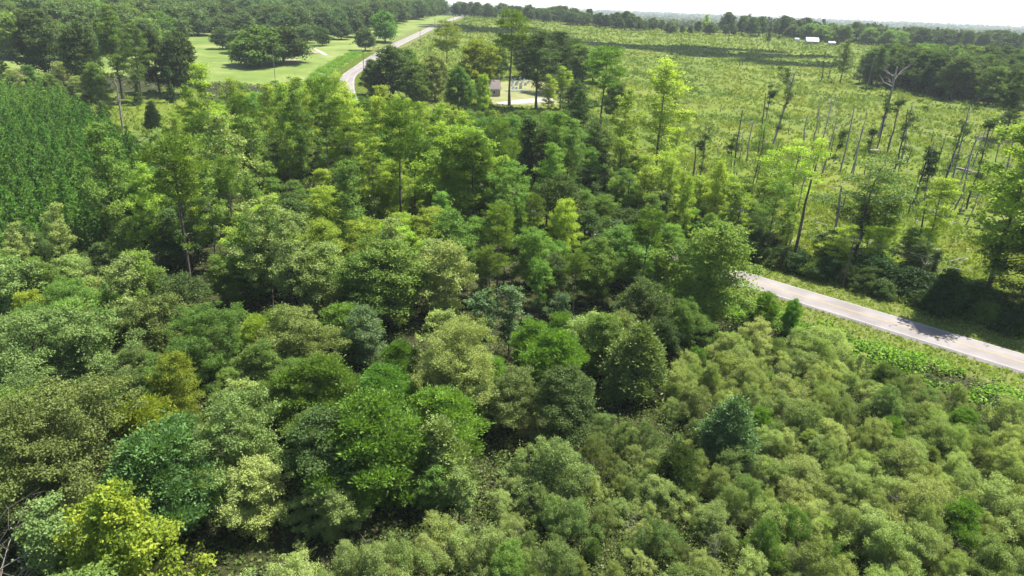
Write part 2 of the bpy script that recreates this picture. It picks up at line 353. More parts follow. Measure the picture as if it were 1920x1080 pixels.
for key, nv, fn in (('gum', 5, g_gum), ('tallgum', 3, g_tallgum), ('oak', 4, g_oak), ('pine', 5, g_pine), ('mid', 6, g_mid), ('slim', 4, g_slim),
                    ('shrub', 8, g_shrub), ('bigshrub', 3, g_bigshrub), ('dome', 2, g_dome), ('bright', 4, g_bright), ('cone', 3, g_cone), ('ypine', 5, g_ypine),
                    ('syc', 1, g_syc), ('pecan', 4, g_pecan), ('vine', 3, g_vine), ('bush', 5, g_bush), ('wispy', 3, g_wispy)):
    species(key, nv, fn)

def snag(rng, h, r0, forks, leafy=0, lean=0.05, spread=0.35, forkbase=0.55, broken=True, curve=0.02):
    """a dead tree: trunk with bare forked branches, optionally a few leaf or vine clumps left on it"""
    t, c = MB(), MB(); n = 8; a = rng.random()*6.28
    z = np.linspace(0, h, n); w = np.outer(z*lean, [math.cos(a), math.sin(a)])+np.cumsum(rng.normal(size=(n, 2))*curve*h/n*2, axis=0); w -= w[0]
    pts = np.column_stack([w, z]); rad = r0*(1-(0.55 if broken else 0.85)*np.linspace(0, 1, n))
    t.tube(np.vstack([[0, 0, -0.6], pts]), np.concatenate([[rad[0]*1.25], rad]), 6); tips = []
    for _ in range(forks):
        q = forkbase+(0.98-forkbase)*rng.random(); s = np.array([np.interp(q*h, z, w[:, 0]), np.interp(q*h, z, w[:, 1]), q*h])
        a = rng.random()*6.28; L = h*spread*(0.4+0.6*rng.random()); d = np.array([math.cos(a)*0.8, math.sin(a)*0.8, 0.35+0.7*rng.random()]); d /= np.linalg.norm(d)
        m = s+d*L*0.5+rng.normal(size=3)*L*0.07; e = s+d*L+np.array([0, 0, L*0.12])+rng.normal(size=3)*L*0.08; rr = np.interp(q*h, z, rad)*0.55
        t.tube([s, m, e], [rr, rr*0.6, rr*0.2], 4); tips += [m, e]
        for _ in range(3):
            s2 = s+(e-s)*(0.35+0.6*rng.random()); e2 = s2+unit(d+rng.normal(size=3)*0.8)*L*0.35; t.tube([s2, (s2+e2)/2+rng.normal(size=3)*0.06*L, e2], [rr*0.3, rr*0.2, rr*0.08], 3)
    if leafy:
        tips = tips or [pts[-1]]; C = []; R = []
        for _ in range(leafy):
            b = tips[int(rng.random()*len(tips))] if rng.random() < 0.6 else pts[int(2+rng.random()*5)]; C.append(b+rng.normal(size=3)*0.5); R.append(0.5+0.5*rng.random())
        clump_leaves(c, rng, C, R, 0.3, 0.9, 0.9, 0.3, 0.65)
    return t, c

# ------------------------------------------------------------------ placing
PROTECT = []   # crowns that must stay in sight: (px, py, radius px, distance)
def hides(x, y, h, r):
    z = tz(x, y); u, v1, w = (float(q) for q in project(x, y, z)); v0 = float(project(x, y, z+h)[1]); ppm = (v1-v0)/h; d = math.hypot(x, y)
    return any(d < D_ and abs(u-a) < r*ppm*0.8+R_*0.75 and v0 < b+R_*0.8 and v1 > b for a, b, R_, D_ in PROTECT)
PEND = []      # things waiting for a label made from their neighbours
LANDMARKS = []
occupied = []
rnd = random.Random(11)
MCACHE = {}
def place(name, key, x, y, h, mat, cat, label=None, desc=None, group=None, wid=1.0, var=None, bark='bark', lean=None, flat=False):
    V = SP[key]; cm, tm, h0 = V[(var if var is not None else rnd.randrange(len(V))) % len(V)]
    e = bpy.data.objects.new(name, None); COL.objects.link(e)
    z = tz(x, y); s = h/h0
    e.location = (x, y, z); e.rotation_euler = (0, 0, rnd.random()*6.283) if lean is None else (lean[0], lean[1], 0)
    e.scale = (s*wid, s*wid, s); e.empty_display_size = 0.5
    prop(e, label, cat, group)
    for nm, me, m in (('crown', cm, M[mat]), ('trunk', tm, M[bark])):
        if me is None: continue
        kk = (me.name, m.name)
        if kk not in MCACHE:
            q = me.copy(); q.materials[0] = m; MCACHE[kk] = q
        o = bpy.data.objects.new(nm, MCACHE[kk]); COL.objects.link(o); o.parent = e
    if not label: PEND.append((e, desc, x, y, z+h*0.7))
    occupied.append((x, y, h))
    return e
def hero(name, key, px, py, h, mat, cat, label, wid=1.0, var=None, mark=None, **k):
    """px, py: where the tip of the tree stands in the photograph; h its height"""
    x, y = at(px, py, h); bpx = float(project(x, y, tz(x, y))[1]); PROTECT.append((px, py+(bpx-py)*0.33, (bpx-py)*0.28, math.hypot(x, y))); e = place(name, key, x, y, h, mat, cat, label, wid=wid, var=var, **k)
    if mark: LANDMARKS.append((mark, px, py+10))
    return e

# ------------------------------------------------------------------ the road's line
_n = np.array([0.677, 0.736]); _d = np.array([0.7365, -0.6765])
road = [tuple(2.547*CAMH*_n+_d*s) for s in (330, 200, 110, 60, 20, -20, -50, -68)]
road += [(-9, 160), (-38, 205), (-63, 258)] + [at(px, py) for px, py in ((648, 145), (670, 130), (700, 108), (760, 75), (815, 50), (845, 38), (866, 31))] + [(-72, 1000), (-80, 1200)]
def smooth_line(P, n=4):
    P = np.array(P, float)
    for _ in range(n):
        Q = np.empty((len(P)*2-2, 2)); Q[0::2] = P[:-1]*0.75+P[1:]*0.25; Q[1::2] = P[:-1]*0.25+P[1:]*0.75; P = np.vstack([P[:1], Q, P[-1:]])
    return P
RL = smooth_line(road)
def road_dist(x, y):
    """distance to the centre line; positive on the far (field) side"""
    P = np.stack([np.atleast_1d(x), np.atleast_1d(y)], -1).astype(float); best = np.full(len(P), 1e9); sg = np.ones(len(P))
    L = RL[::3]
    for a, b in zip(L[:-1], L[1:]):
        ab = b-a; t = np.clip(((P-a) @ ab)/(ab @ ab), 0, 1); q = P-(a+t[:, None]*ab); d = np.hypot(q[:, 0], q[:, 1])
        cr = ab[0]*(P[:, 1]-a[1])-ab[1]*(P[:, 0]-a[0]); m = d < best; best[m] = d[m]; sg[m] = np.where(cr[m] < 0, 1, -1)
    return best*sg
def rd(x, y): return float(road_dist(x, y)[0])
def inpoly(px, py, poly):
    px = np.atleast_1d(px); py = np.atleast_1d(py); r = np.zeros(len(px), bool); n = len(poly)
    for i in range(n):
        x1, y1 = poly[i]; x2, y2 = poly[(i+1) % n]
        with np.errstate(divide='ignore', invalid='ignore'):
            c = ((y1 > py) != (y2 > py)) & (px < (x2-x1)*(py-y1)/(y2-y1+1e-12)+x1)
        r ^= c
    return r
def gpoly(pts, h=0): return [at(px, py, h) for px, py in pts]

YARD = gpoly([(925, 196), (905, 172), (925, 156), (990, 149), (1030, 155), (1085, 172), (1075, 194), (1010, 200)])
GRAVEL = gpoly([(930, 193), (985, 186), (1040, 184), (1045, 189), (1000, 194), (935, 197)])
CLEAR = gpoly([(150, 180), (360, 165), (420, 215), (330, 262), (215, 262), (170, 225)])
STRIP1 = gpoly([(586, 90), (594, 92), (616, 103), (610, 105), (598, 99)])
PSTRIP = [gpoly([(a, b), (a+30, b-1), (a+28, b+1.5), (a, b+3)]) for a, b in ((535, 112), (600, 62), (645, 55), (570, 98))]
def lawn_w(x, y):
    s = road_dist(x, y); return (s < 0) & (s > -330) & (y > 290) & (y < 1150)
def field_w(x, y):
    s = road_dist(x, y); az = np.degrees(np.arctan2(x, y)); return (s > 9) & (np.hypot(x, y) > 80) & (np.hypot(x, y) < 1000) & (y > 0)

# ------------------------------------------------------------------ ground
az = np.radians(np.concatenate([np.arange(-180, -48, 4), np.arange(-48, 48, 0.3), np.arange(48, 180.1, 4)]))
rr = np.concatenate([[0, 8, 16, 24], np.geomspace(30, 9000, 230)])
A, RR_ = np.meshgrid(az, rr); X = (np.sin(A)*RR_).ravel(); Y = (np.cos(A)*RR_).ravel(); Z = terrain(X, Y)
na = len(az); i = np.arange(len(rr)-1)[:, None]; j = np.arange(na-1)[None]
F_ = np.stack([i*na+j, i*na+j+1, (i+1)*na+j+1, (i+1)*na+j], -1).reshape(-1, 4)[:, ::-1]
g = MB(); g.add(np.column_stack([X, Y, Z]), F_); 
fw = field_w(X, Y).astype(float); lw = lawn_w(X, Y).astype(float); sd_ = np.abs(road_dist(X, Y))
cl = inpoly(X, Y, CLEAR); fw[cl] = 1
yd = inpoly(X, Y, YARD).astype(float); lw = np.maximum(lw*0.999, yd); vg = ((sd_ < 10)).astype(float)

def ground_material():
    m, t, N, L = nodes('ground')
    tc = N.new('ShaderNodeTexCoord')
    def nz(sc, det=8, r=0.6):
        n = N.new('ShaderNodeTexNoise'); n.inputs['Scale'].default_value = sc; n.inputs['Detail'].default_value = det; n.inputs['Roughness'].default_value = r
        L.new(tc.outputs['Object'], n.inputs[0]); return n
    def ramp(src, cols):
        c = N.new('ShaderNodeValToRGB'); e = c.color_ramp.elements; e[0].position = cols[0][0]; e[0].color = (*cols[0][1], 1); e[1].position = cols[-1][0]; e[1].color = (*cols[-1][1], 1)
        for p, q in cols[1:-1]: k = e.new(p); k.color = (*q, 1)
        L.new(src.outputs[0], c.inputs[0]); return c
    def mix(f, a, b):
        x = N.new('ShaderNodeMix'); x.data_type = 'RGBA'; L.new(f, x.inputs['Factor']); L.new(a, x.inputs['A']); L.new(b, x.inputs['B']); return x.outputs['Result']
    def attr(nm): a = N.new('ShaderNodeAttribute'); a.attribute_name = nm; return a.outputs['Fac']
    forest = ramp(nz(0.8), [(0.3, (0.022, 0.024, 0.012)), (0.5, (0.035, 0.04, 0.016)), (0.7, (0.065, 0.06, 0.032))]).outputs[0]
    fieldc = ramp(nz(0.22, 10, 0.72), [(0.3, (0.055, 0.085, 0.02)), (0.45, (0.10, 0.13, 0.028)), (0.58, (0.15, 0.19, 0.03)), (0.76, (0.22, 0.20, 0.07))]).outputs[0]
    f2 = ramp(nz(0.018, 4), [(0.35, (0.07, 0.115, 0.024)), (0.65, (0.16, 0.18, 0.045))]).outputs[0]
    mm = N.new('ShaderNodeMix'); mm.data_type = 'RGBA'; mm.inputs['Factor'].default_value = 0.45; L.new(fieldc, mm.inputs['A']); L.new(f2, mm.inputs['B'])
    lawn = ramp(nz(0.05, 9, 0.65), [(0.32, (0.10, 0.15, 0.04)), (0.5, (0.155, 0.205, 0.06)), (0.66, (0.235, 0.255, 0.105))]).outputs[0]
    verge = ramp(nz(0.5, 8), [(0.3, (0.09, 0.12, 0.03)), (0.7, (0.18, 0.19, 0.07))]).outputs[0]
    o = mix(attr('field'), forest, mm.outputs['Result']); o = mix(attr('lawn'), o, lawn); o = mix(attr('verge'), o, verge)
    hs = N.new('ShaderNodeHueSaturation'); hs.inputs['Value'].default_value = 0.66; hs.inputs['Saturation'].default_value = 1.12; L.new(o, hs.inputs['Color']); o = hs.outputs[0]
    p = N.new('ShaderNodeBsdfPrincipled'); p.inputs['Roughness'].default_value = 0.95; p.inputs['Specular IOR Level'].default_value = 0.1
    L.new(o, p.inputs['Base Color']); q = N.new('ShaderNodeOutputMaterial'); L.new(p.outputs[0], q.inputs[0]); return m
gm = g.mesh('ground', [ground_material()], True)
for nm, w in (('field', fw), ('lawn', lw), ('verge', vg)):
    a = gm.attributes.new(nm, 'FLOAT', 'POINT'); a.data.foreach_set('value', w.astype(np.float32))
prop(link('ground', gm), 'green and brown earth under the woods and across the open field', kind='structure')

def ribbon(o0, o1, lift, i0=0, i1=None, skirt=False, across=1):
    P = RL[i0:i1]; T = unit(np.gradient(P, axis=0)); Nn = np.column_stack([-T[:, 1], T[:, 0]])
    offs = np.linspace(o0, o1, across+1); zc = terrain(P[:, 0], P[:, 1])
    cols = [np.column_stack([P+Nn*o, zc+lift]) for o in offs]
    if skirt: cols = [np.column_stack([P+Nn*(o0-1.2), zc-0.5])]+cols+[np.column_stack([P+Nn*(o1+1.2), zc-0.5])]
    k = len(cols); V = np.stack(cols, 1).reshape(-1, 3); n = len(P)
    a = np.arange(n-1)[:, None]; b = np.arange(k-1)[None]
    return V, np.stack([a*k+b, a*k+b+1, (a+1)*k+b+1, (a+1)*k+b], -1).reshape(-1, 4)
asph = noise_mat('worn asphalt', [(0.125, 0.112, 0.106), (0.155, 0.140, 0.133), (0.19, 0.172, 0.162)], 0.25, detail=10, coord='Object')
r = MB(); r.add(*ribbon(-3.0, 3.0, 0.22, skirt=True)); prop(link('road', r.mesh('road', [asph])), 'pale grey two-lane country road', kind='structure')
ym = noise_mat('faded yellow paint', [(0.27, 0.20, 0.10), (0.34, 0.25, 0.12)], 2); wm = noise_mat('white paint', [(0.3, 0.295, 0.28), (0.4, 0.39, 0.38)], 2)
r = MB()
for a, b in ((-0.20, -0.09), (0.09, 0.20)): r.add(*ribbon(a, b, 0.235))
for a, b in ((-2.80, -2.72), (2.72, 2.80)): r.add(*ribbon(a, b, 0.235), mat=1)
prop(link('road_markings', r.mesh('road_markings', [ym, wm])), 'faded double yellow line and white edge lines on the road', kind='structure')
def patch(name, poly, mat, lift=0.15, label=None):
    pts = np.array(poly); c = pts.mean(0); P = smooth_line(np.vstack([pts, pts[:1]]), 2); V = []; F = []; n = len(P)
    for q in np.linspace(0, 1, 9):
        p = c+(P-c)*q; V.append(np.column_stack([p, terrain(p[:, 0], p[:, 1])+lift]))
    V = np.vstack(V); a = np.arange(8)[:, None]; b = np.arange(n-1)[None]
    F = np.stack([a*n+b, a*n+b+1, (a+1)*n+b+1, (a+1)*n+b], -1).reshape(-1, 4)
    mb = MB(); mb.add(V, F); return prop(link(name, mb.mesh(name, [mat])), label, kind='structure')
gravel = noise_mat('pale gravel', [(0.20, 0.185, 0.155), (0.30, 0.28, 0.24)], 0.8); dirt = noise_mat('pinkish bare dirt', [(0.17, 0.125, 0.09), (0.26, 0.20, 0.15)], 0.4)
dry = noise_mat('dry lawn', [(0.10, 0.12, 0.035), (0.17, 0.16, 0.065)], 0.15, detail=8)
patch('churchyard_ground', YARD, dry, 0.12, 'dry mown grass around the brick building')
patch('gravel_path', GRAVEL, gravel, 0.17, 'pale gravel drive in front of the brick building')
patch('dirt_path', STRIP1, gravel, 0.12, 'pale bare track on the mown grass')
for P_ in PSTRIP: patch('dirt_path', P_, dirt, 0.12, 'reddish bare dirt under the orchard trees')

# ------------------------------------------------------------------ sky things, haze
def cloud(x, y, z, a, b, seed):
    rng = np.random.default_rng(seed); import bmesh
    bm = bmesh.new()
    for _ in range(26):
        t = rng.random()*6.28; q = rng.random()**0.5; s = 0.28*(1.1-q*0.5)
        mt = Matrix.Translation((a*q*math.cos(t), b*q*math.sin(t), rng.random()*10)) @ Matrix.Diagonal((a*s, b*s*1.1, 16, 1))
        bmesh.ops.create_icosphere(bm, subdivisions=2, radius=1, matrix=mt)
    me = bpy.data.meshes.new('cloud'); bm.to_mesh(me); bm.free()
    me.polygons.foreach_set('use_smooth', [True]*len(me.polygons)); me.materials.append(cm_)
    o = link('cloud', me, None, (x, y, z)); prop(o, 'small white cloud high over the field', kind='structure'); return o
cm_, t_, N_, L_ = nodes('cloud white'); d1 = N_.new('ShaderNodeBsdfDiffuse'); d1.inputs[0].default_value = (0.9, 0.9, 0.9, 1); d2 = N_.new('ShaderNodeBsdfTranslucent'); d2.inputs[0].default_value = (0.9, 0.9, 0.9, 1)
m_ = N_.new('ShaderNodeMixShader'); L_.new(d1.outputs[0], m_.inputs[1]); L_.new(d2.outputs[0], m_.inputs[2]); o_ = N_.new('ShaderNodeOutputMaterial'); L_.new(m_.outputs[0], o_.inputs[0])
for (px, py, a, b) in ((1330, 96, 95, 42), (930, 55, 70, 42), (1480, 118, 42, 18)):
    x, y = at(px, py); k = 430/math.tan(SUN_EL); cloud(x+k*math.sin(SUN_AZ), y+k*math.cos(SUN_AZ), 430+tz(x, y), a, b, int(px))

# ------------------------------------------------------------------ ground cover
def scatter(name, label, rng, x, y, hgt, size, per, mat, aspect=0.35, up=1.0, spread=0.5, rnd_=0.5):
    """many small leaf tufts as one mesh: ground cover"""
    n = len(x); z = terrain(x, y); hgt = np.broadcast_to(hgt, (n,)); size = np.broadcast_to(size, (n,))
    I = np.repeat(np.arange(n), per); m = len(I); tt = rng.random(n)
    d = unit(rng.normal(size=(m, 3))*np.array([spread, spread, 0.3])+np.array([0, 0, up]))
    q = rng.random(m); P = np.column_stack([x[I], y[I], z[I]])+np.column_stack([rng.normal(size=m)*hgt[I]*0.4, rng.normal(size=m)*hgt[I]*0.4, hgt[I]*(0.15+0.75*q)])
    nm = unit(rng.normal(size=(m, 3))+np.array([0, 0, rnd_]))
    mb = MB(); leaves(mb, rng, P, nm, size[I]*(0.6+0.8*rng.random(m)), aspect, np.clip(tt[I]*0.75+rng.random(m)*0.35-0.05, 0, 1), axis=d)
    return prop(link(name, mb.mesh(name, [M[mat]])), label, kind='stuff')
rg = np.random.default_rng(5)
def polar(n, a0, a1, d0, d1, p=0.0):
    a = np.radians(a0+(a1-a0)*rg.random(n)); d = np.exp(np.log(d0)+(np.log(d1)-np.log(d0))*rg.random(n)**(1+p)); return np.sin(a)*d, np.cos(a)*d
def vnoise(x, y, s, seed=0):
    r_ = np.random.default_rng(seed); v = np.zeros(len(x))
    for _ in range(9):
        k = r_.normal(size=2)/s*2.2; v += np.sin(x*k[0]+y*k[1]+r_.random()*6.28)
    return v/3
x, y = polar(90000, -14, 43, 88, 980); keep = field_w(x, y) & ~inpoly(x, y, YARD)
nv = vnoise(x, y, 9, 3); keep &= (rg.random(len(x)) < np.clip(0.62+0.35*nv, 0.12, 1)); x, y, nv = x[keep], y[keep], nv[keep]; dd = np.hypot(x, y)
hh = np.clip(0.55+0.35*nv+0.35*rg.random(len(x)), 0.3, 1.7)*np.interp(dd, [90, 500, 900], [0.9, 1.15, 1.4])
scatter('field_weeds', 'yellow-green weeds and goldenrod covering the open field', rg, x, y, hh, np.interp(dd, [90, 300, 900], [0.42, 0.75, 1.5]), 11, 'weed')
x, y = polar(15000, -14, 43, 100, 980); keep = field_w(x, y) & (vnoise(x, y, 16, 8)+0.6*vnoise(x, y, 45, 9) > 0.62) & ~inpoly(x, y, YARD); x, y = x[keep], y[keep]; dd = np.hypot(x, y)
scatter('field_bushes', 'low dark green brush dotted through the field weeds', rg, x, y, 0.9+rg.random(len(x))*0.8, np.interp(dd, [100, 300, 900], [0.45, 0.7, 1.4]), 16, 'weed_dark', spread=1.0, aspect=0.5)
x, y = polar(4500, -50, -18, 150, 330); k = inpoly(x, y, CLEAR); scatter('clearing_weeds', 'bright yellow-green weeds in the small clearing', rg, x[k], y[k], 0.9, 0.8, 14, 'weed')
x, y = polar(60000, -55, 55, 28, 330); s_ = road_dist(x, y); k = (s_ < -9) & ~inpoly(x, y, CLEAR) & ~lawn_w(x, y); x, y = x[k], y[k]; dd = np.hypot(x, y)
scatter('undergrowth', 'dull green undergrowth beneath the trees', rg, x, y, np.clip(0.8+0.5*vnoise(x, y, 6, 4), 0.2, 1.6), np.interp(dd, [30, 300], [0.22, 0.7]), 7, 'under', aspect=0.6, spread=1.2, up=0.4)
# verge grass and the creeping vines on the near bank
Pn = RL[(np.hypot(RL[:, 0], RL[:, 1]) < 430)]; seg = np.random.default_rng(8)
def along(n, o0, o1, side):
    k = seg.integers(0, len(Pn)-1, n); t = seg.random((n, 1)); L_n = np.linalg.norm(Pn[1:]-Pn[:-1], axis=1); k = seg.choice(len(Pn)-1, n, p=L_n/L_n.sum())
    p = Pn[k]*(1-t)+Pn[k+1]*t; T = unit(Pn[k+1]-Pn[k]); Nn = np.column_stack([T[:, 1], -T[:, 0]])*side; o = (o0+(o1-o0)*seg.random(n))[:, None]; q = p+Nn*o; return q[:, 0], q[:, 1]
x1, y1 = along(26000, 3.3, 9.5, 1); x2, y2 = along(26000, 3.3, 8, -1); x, y = np.concatenate([x1, x2]), np.concatenate([y1, y2])
scatter('verge_grass', 'short yellow-green grass on both verges of the road', rg, x, y, 0.22, 0.30, 6, 'verge', aspect=0.3)
x, y = along(16000, 8.3, 17, -1); k = vnoise(x, y, 3.5, 12) > -0.35; x, y = x[k], y[k]
scatter('creeping_vines', 'bright green creeping vines heaped on the bank below the road', rg, x, y, np.clip(1.0+0.9*vnoise(x, y, 4, 21), 0.3, 2.0), 0.34, 14, 'vinegreen', aspect=0.75, up=0.3, spread=1.2, rnd_=1.2)
x, y = at_arr(800+1120*rg.random(900), 190+330*rg.random(900)**1.2); k = field_w(x, y); mb = MB()
for a, b in zip(x[k], y[k]):
    t = rg.random()*3.14; l = 0.8+2.6*rg.random(); z0 = tz(a, b)+0.35+0.3*rg.random(); e = np.array([math.cos(t), math.sin(t), rg.normal()*0.12])*l/2; c_ = np.array([a, b, z0]); mb.tube([c_-e, c_, c_+e], [0.09, 0.08, 0.03], 4)
prop(link('logging_debris', mb.mesh('logging_debris', [M['deadwood']])), 'pale dead branches strewn over the cut field', kind='stuff')

def cap(u): return float(np.interp(u, [330, 345, 380, 430, 520, 600, 640, 700, 760, 840, 900, 1065, 1100, 1200, 1300, 1400], [245, 130, 108, 118, 135, 126, 134, 150, 185, 200, 206, 206, 235, 330, 345, 440]))
def capped(x, y, h):
    u, v, _ = project(x, y, tz(x, y)); ppm = float(project(x, y, tz(x, y))[1]-project(x, y, tz(x, y)+5)[1])/5
    return min(h, (float(v)-cap(float(u)))/ppm)
def pick(r_, items):
    s = sum(i[-1] for i in items); t = r_.random()*s
    for i in items:
        t -= i[-1]
        if t <= 0: return i
    return items[-1]
# ------------------------------------------------------------------ hero trees. (tip px, tip py, height)
def hb(name, key, bx, by, ty, mat, cat, label, wid=1.0, var=None, mark=None, **k):
    """bx, by: the foot of the trunk; ty: the level of its tip"""
    x, y = at(bx, by); z = tz(x, y); a = project(x, y, z)[1]; b = project(x, y, z+10)[1]; h = float(10*(by-ty)/(a-b)); h *= 1+0.0006*h
    e = place(name, key, x, y, h, mat, cat, label, wid=wid, var=var, **k)
    if mark: LANDMARKS.append((mark, bx, (by+ty)/2))
    if mark in ('the lime-topped tree', 'the tall dark-trunked tree', 'the tall bare pine', 'the bare-trunked pine', 'the yellow-green corner tree', 'the spreading pine'): PROTECT.append((bx, ty+(by-ty)*(.3 if 'lime' in mark else .5), (by-ty)*.22, math.hypot(x, y)))
    return e
T_, P_, SH = 'broadleaf_tree', 'pine_tree', 'shrub'
# near bright and odd coloured ones
hero('sycamore_tree', 'syc', 205, 915, 11.5, 'yellow', 'tree', 'large-leaved yellow-green tree with gold patches at the corner of the thicket', 1.0, mark='the yellow-green sycamore')
hero(T_, 'bright', 590, 672, 8.5, 'bright', 'tree', 'vivid green rounded tree directly above the biggest vivid green tree', 1.15, 0, mark='the vivid green round tree')
hero(T_, 'bright', 690, 742, 10.5, 'bright', 'tree', 'biggest vivid green tree, tiered crown falling to the dark gap', 1.1, 1, mark='the biggest vivid green tree')
hero(T_, 'bright', 832, 728, 8, 'bright', 'tree', 'vivid green two-lobed tree beside the dark grey bushy tree', 1.1, 2, mark='the two-lobed vivid green tree')
hero(T_, 'bright', 1045, 618, 8.5, 'bright', 'tree', 'vivid green tree in front of the grey-green saplings', 0.95, 3, mark='the vivid green tree among grey saplings')
hero(T_, 'bright', 1000, 600, 7, 'fresh', 'tree', 'mid green low tree touching the vivid green tree among grey saplings', 0.95, 1)
hero(T_, 'bright', 710, 690, 7, 'fresh', 'tree', 'yellowish fresh green tree behind the biggest vivid green tree', 1.1, 2)
hero(T_, 'bright', 745, 640, 5.5, 'bright', 'tree', 'small vivid green tree behind the big olive dome', 1.0, 3)
hero(T_, 'bright', 480, 592, 5.5, 'lime', 'tree', 'small glowing yellow-green tree below the tall dark-trunked tree', 1.2, 0, mark='the small glowing tree')
hero(T_, 'bright', 530, 575, 6, 'bright', 'tree', 'small green rounded tree right beside the small glowing tree', 1.2, 1)
hero(T_, 'bright', 650, 568, 6.5, 'fresh', 'tree', 'fresh green tree over the dull grey domed tree', 1.3, 2)
hero(T_, 'bright', 265, 750, 9, 'gold', 'tree', 'golden green pointed tree above the blue-green feathery tree', 1.0, 3, mark='the golden pointed tree')
hero(T_, 'bright', 300, 800, 9.5, 'feather', 'tree', 'blue-green feathery tree under the golden pointed tree', 1.15, 0, mark='the blue-green feathery tree')
hero(T_, 'bright', 250, 850, 8, 'feather', 'tree', 'darker blue-green tree tucked below the feathery blue-green one', 1.1, 2)
hero(T_, 'bright', 1440, 548, 5.2, 'bright', 'tree', 'square bright green tree on the near bank of the road', 0.95, 1, mark='the square bright green tree by the road')
hero(T_, 'bright', 1490, 560, 5.4, 'fresh', 'tree', 'narrow bright green tree right beside the square one by the road', 0.55, 2, mark='the narrow bright tree by the road')
hero(SH, 'bright', 1678, 782, 3.2, 'bright', 'shrub', 'small deep green tuft sunk in the pale thicket', 1.05, 0, mark='the deep green tuft')
hero(SH, 'bright', 1812, 940, 4.6, 'bright', 'shrub', 'bright green bush standing out low in the pale thicket', 1.05, 3, mark='the bright green bush')
hero(SH, 'bright', 1275, 838, 5.5, 'dark', 'shrub', 'dark green ragged bush in the gap of the thicket', 0.95, 2, mark='the dark green ragged bush')
hero(SH, 'bright', 1430, 765, 4.0, 'bright', 'shrub', 'bright green bush half hidden behind the blue-grey conical tree', 0.9, 1)
hero(SH, 'bright', 1812, 765, 3.2, 'fresh', 'shrub', 'fresh green round bush on the slope of the pale thicket', 1.2, 2, mark='the fresh green round bush')
hero('conical_tree', 'cone', 1383, 745, 7.6, 'bluegreen', 'tree', 'blue-grey conical tree standing alone in the pale thicket', 1.3, 0, mark='the blue-grey conical tree')
hero(T_, 'cone', 1205, 610, 9, 'greygreen', 'tree', 'broad grey-green tree at the top edge of the thicket', 1.35, 1, mark='the broad grey-green tree')
hero(T_, 'cone', 825, 785, 8, 'greygreen', 'tree', 'dark grey bushy tree beside the biggest vivid green tree', 1.2, 2, mark='the dark grey bushy tree')
hero(T_, 'dome', 862, 600, 10.5, 'olive', 'tree', 'big olive dome-shaped tree in the middle of the woods', 0.95, 0, mark='the big olive dome')
hero(T_, 'bigshrub', 552, 578, 8.5, 'brownolive', 'tree', 'dull grey-brown domed tree above the vivid green rounded tree', 1.05, 1, mark='the dull grey domed tree')
hero(T_, 'dome', 60, 585, 11, 'greygreen', 'tree', 'broad grey-green tree with layered boughs at the edge of the woods', 1.25, 2, mark='the broad layered tree')
hero(T_, 'dome', 375, 575, 9.5, 'mid', 'tree', 'dark olive tree with flat layered boughs', 1.0, 0, mark='the flat layered olive tree')
hero(T_, 'bigshrub', 300, 555, 9, 'brownolive', 'tree', 'brownish green tree just above the flat layered olive tree', 1.0, 2)
hero(T_, 'dome', 80, 735, 13, 'brownolive', 'tree', 'huge brownish olive tree filling the lower edge of the woods', 1.05, 1, mark='the huge brownish olive tree')
hero(T_, 'mid', 50, 545, 8, 'gold', 'tree', 'golden yellow tree above the broad layered tree', 0.9, 2, mark='the golden yellow tree')
hero(T_, 'mid', 320, 660, 9, 'gold', 'tree', 'mustard green spiky tree between the olive trees', 0.8, 1)
hero(T_, 'mid', 680, 575, 8, 'bluegreen', 'tree', 'pale blue-green round tree beside the dark hollow', 1.0, 3, mark='the pale blue-green round tree')
hero(T_, 'slim', 905, 545, 9, 'bluegreen', 'tree', 'slender silver-green sapling right of the dark hollow', 1.1, 0, mark='the slender silver-green sapling')
hero(T_, 'slim', 960, 535, 9.5, 'bluegreen', 'tree', 'taller silver-green sapling behind the slender one', 1.1, 1)
hero(T_, 'slim', 1015, 485, 9, 'fresh', 'tree', 'green-tipped sapling above the silver-green saplings', 0.8, 2)
hero(T_, 'bigshrub', 1040, 830, 6, 'greygreen', 'tree', 'low grey-green spreading tree among the pale thicket', 1.05, 0, mark='the low grey-green spreading tree')
hero(T_, 'bigshrub', 430, 740, 10, 'greygreen', 'tree', 'silvery olive tree with a broken crown', 0.9, 1, mark='the silvery olive tree')
hero(T_, 'mid', 1350, 422, 15, 'mid', 'tree', 'blue-green spreading tree hanging over the bend of the road', 1.15, 0, mark='the spreading tree over the road')
hero(T_, 'mid', 1060, 372, 12, 'lime', 'tree', 'small lime green tree behind the lane through the woods', 0.7, 1, mark='the small lime green tree')
hero(T_, 'mid', 730, 455, 12, 'mid', 'tree', 'pale flat-topped tree in front of the tall bare pine trunk', 1.2, 4, mark='the pale flat-topped tree')
